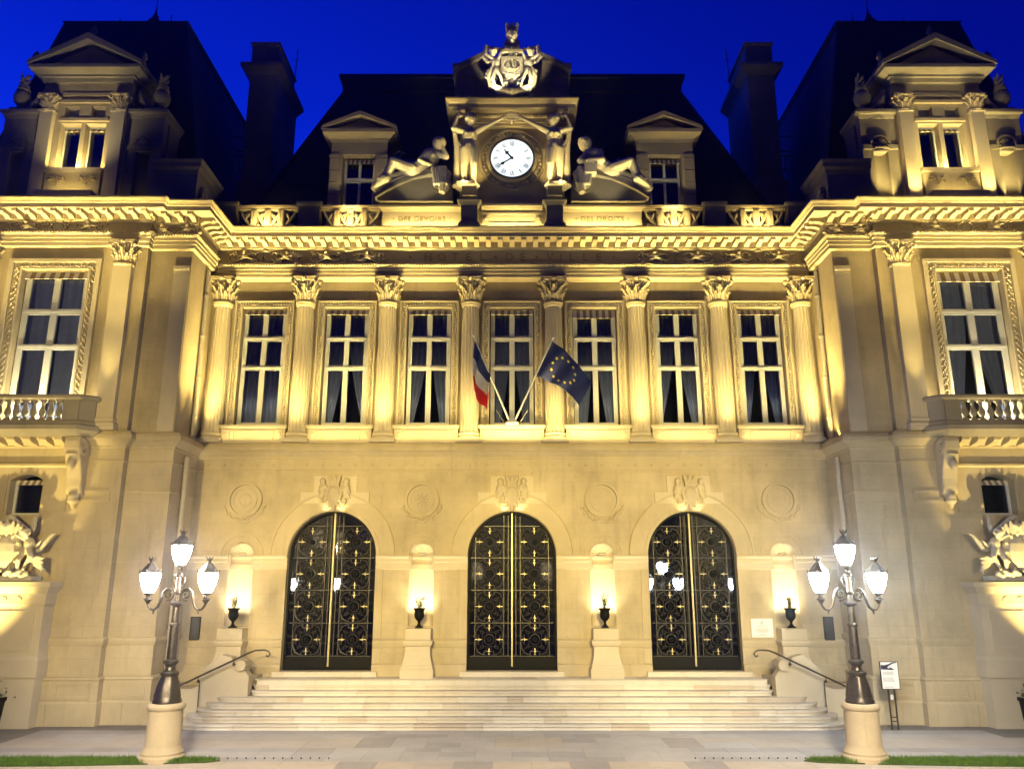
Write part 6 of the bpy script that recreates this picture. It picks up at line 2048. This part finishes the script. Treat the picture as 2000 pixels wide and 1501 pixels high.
# return walls and pilasters of the wings
for m in (-1, 1):
    spot((m * 10.1, 27.1, 8.95), (m * 10.98, 27.1, 14.2), EN['ret'], 58, WARM, 1.0, 0.06)
    spot((m * 10.1, 26.3, 8.95), (m * 10.98, 26.3, 14.2), EN['ret'] * 0.7, 58, WARM, 1.0, 0.06)
    for px in (WX - 2.32, WX + 2.32):
        spot((m * px, 24.62, 8.98), (m * px, 25.33, 12.6), EN['pil'], 26, WARM, 1.0, 0.05)
    strip((m * WX, 25.12, 9.06), (m * WX, 25.5, 10.4), EN['balc'], 3.2, 0.06, WARM2)
    strip((m * 14.6, 24.15, 9.3), (m * 14.6, 24.75, 16.4), EN['cornice'] * 0.36, 7.0, 0.06, WARM, 36)
    strip((m * 10.25, 26.2, 9.0), (m * 10.4, 26.3, 16.4), EN['cornice'] * 0.06, 0.9, 0.06, WARM, 50)
    # trophies
    spot((m * (WX + 0.45), 23.0, 0.25), (m * (WX + 0.15), 25.1, 5.2), EN['trophy'], 42, WARM, 0.9, 0.05)
    # central attic balustrades and inscription panels
    strip((m * 9.05, 27.08, 16.78), (m * 9.05, 27.4, 17.3), EN['balus'], 0.9, 0.05, WARM, 110)
    strip((m * 5.98, 27.08, 16.78), (m * 5.98, 27.4, 17.3), EN['balus'], 0.9, 0.05, WARM, 110)
    strip((m * 3.36, 27.18, 16.78), (m * 3.36, 27.5, 17.25), EN['attic'], 2.6, 0.05, WARM)
    # figures
    spot((m * 1.85, 26.3, 17.95), (m * 1.5, 27.1, 20.2), EN['clock'], 70, WARM, 0.7, 0.05)
    spot((m * 0.9, 26.55, 17.9), (m * 1.55, 27.2, 19.6), EN['clock'] * 0.45, 60, WARM, 0.7, 0.05)
    spot((m * 3.6, 25.75, 17.0), (m * 3.4, 27.2, 19.4), EN['recline'], 65, WARM2, 0.7, 0.05)
    spot((m * 0.75, 26.5, 22.02), (m * 0.35, 27.1, 23.6), EN['arms'], 75, WARM2, 0.7, 0.05)
    # wing dormers: the window on both sides, pilasters and niches only on the right
    strip((m * (WX + 0.05), 25.82, 18.37), (m * (WX + 0.05), 26.3, 19.6), EN['dorm'] * 0.5, 1.5, 0.05, WARM)
    strip((m * (WX + 0.05), 25.3, 17.32), (m * (WX + 0.05), 26.0, 18.2), EN['dorm'] * 0.06, 1.2, 0.05, WARM)
strip((0, 27.18, 16.78), (0, 27.5, 17.25), EN['attic'] * 0.8, 1.9, 0.05, WARM)
for px in (-1.3, 1.3):
    spot((WX + 0.05 + px, 25.28, 16.85), (WX + 0.05 + px, 25.8, 19.6), EN['roofpil'] * 0.5, 58, WARM, 1.0, 0.04)
for px in (-2.2, 2.2):
    spot((WX + 0.05 + px, 25.6, 16.8), (WX + 0.05 + px, 26.15, 18.9), EN['roofpil'] * 0.5, 50, WARM, 1.0, 0.04)
# niches and crests
for c in NICHES:
    spot((c, 27.70, 2.75), (c, 28.12, 5.0), EN['niche'], 100, (1, 0.84, 0.50), 1.0, 0.06)
for c in DOORS:
    for sx in (-1, 1):
        spot((c + sx * 0.25, 27.66, 6.52), (c + sx * 0.3, 27.9, 6.9), EN['crest'], 120, WARM2, 0.8, 0.04)
# unseen spots added on the square to wash the lower front
for x, tx, c_ in ((-12, -12.5, SODIUM), (-4, -4.5, SODIUM), (4, 4.5, SODIUM), (12, 12.5, (1.0, 0.80, 0.42))):
    spot((x, 2, 6.5), (tx, 27, 5.6), EN['flood'] * (0.42 if x < -8 else 0.2 if x > 8 else 1), 32, c_, 1.0, 0.3)

for x in (-6, 0, 6):
    spot((x, 8, 9.5), (x * 1.4, 20.4, 0), EN['ground'], 48, (1.0, 0.85, 0.58), 1.0, 1.3)  # unseen, added to brighten the forecourt and steps
spot((0, 2, 6.5), (0.4, 26.4, 11.0), EN['flag'], 9, SODIUM, 1.0, 0.3)  # unseen spot added to lift the flags
for m in (-1, 1):
    spot((m * 15, 0, 5), (m * 14.6, 25.6, 12.8), EN['wing'], 21, SODIUM, 1.0, 0.3)  # unseen spot added on the square for the upper wings
    spot((m * 15.4, 23.9, 17.3), (m * 15.5, 26.2, 21.0), EN['soft'], 80, WARM2, 1.0, 0.2)  # unseen fill added to even out the wing dormers
    spot((m * 5.97, 26.75, 17.0), (m * 5.97, 28.3, 20.3), EN['dormer'], 70, WARM2, 1.0, 0.06)

# ---------------------------------------------------------------- fuse carved pieces and lettering into plain meshes
dg = bpy.context.evaluated_depsgraph_get()
for o in FINAL:
    me = bpy.data.meshes.new_from_object(o.evaluated_get(dg))
    if o.type == 'MESH':
        me.polygons.foreach_set('use_smooth', [True] * len(me.polygons))
        o['_mesh'] = me.name
    else:
        n = bpy.data.objects.new('tmp', me)
        COL.objects.link(n)
        n.parent, n.location, n.rotation_euler = o.parent, o.location.copy(), o.rotation_euler.copy()
        nmz = o.name
        bpy.data.objects.remove(o)
        n.name = nmz
for o in list(COL.objects):
    if '_mesh' in o.keys():
        me = bpy.data.meshes[o['_mesh']]
        o.modifiers.clear()
        o.data = me
        del o['_mesh']

bpy.context.view_layer.update()

# ---- thin haze added to give the lamps a halo like lens bloom
hz = bpy.data.materials.new('haze')
hz.use_nodes = True
ht = hz.node_tree
ht.nodes.clear()
hv = ht.nodes.new('ShaderNodeVolumePrincipled')
hv.inputs['Color'].default_value = (0.95, 0.96, 1.0, 1)
hv.inputs['Density'].default_value = 0.0021
hv.inputs['Anisotropy'].default_value = 0.9
ho = ht.nodes.new('ShaderNodeOutputMaterial')
ht.links.new(hv.outputs[0], ho.inputs['Volume'])
tag(MB().box(-60, 60, -60, 60, -1.02, 30).build('haze', hz, None), kind='stuff')
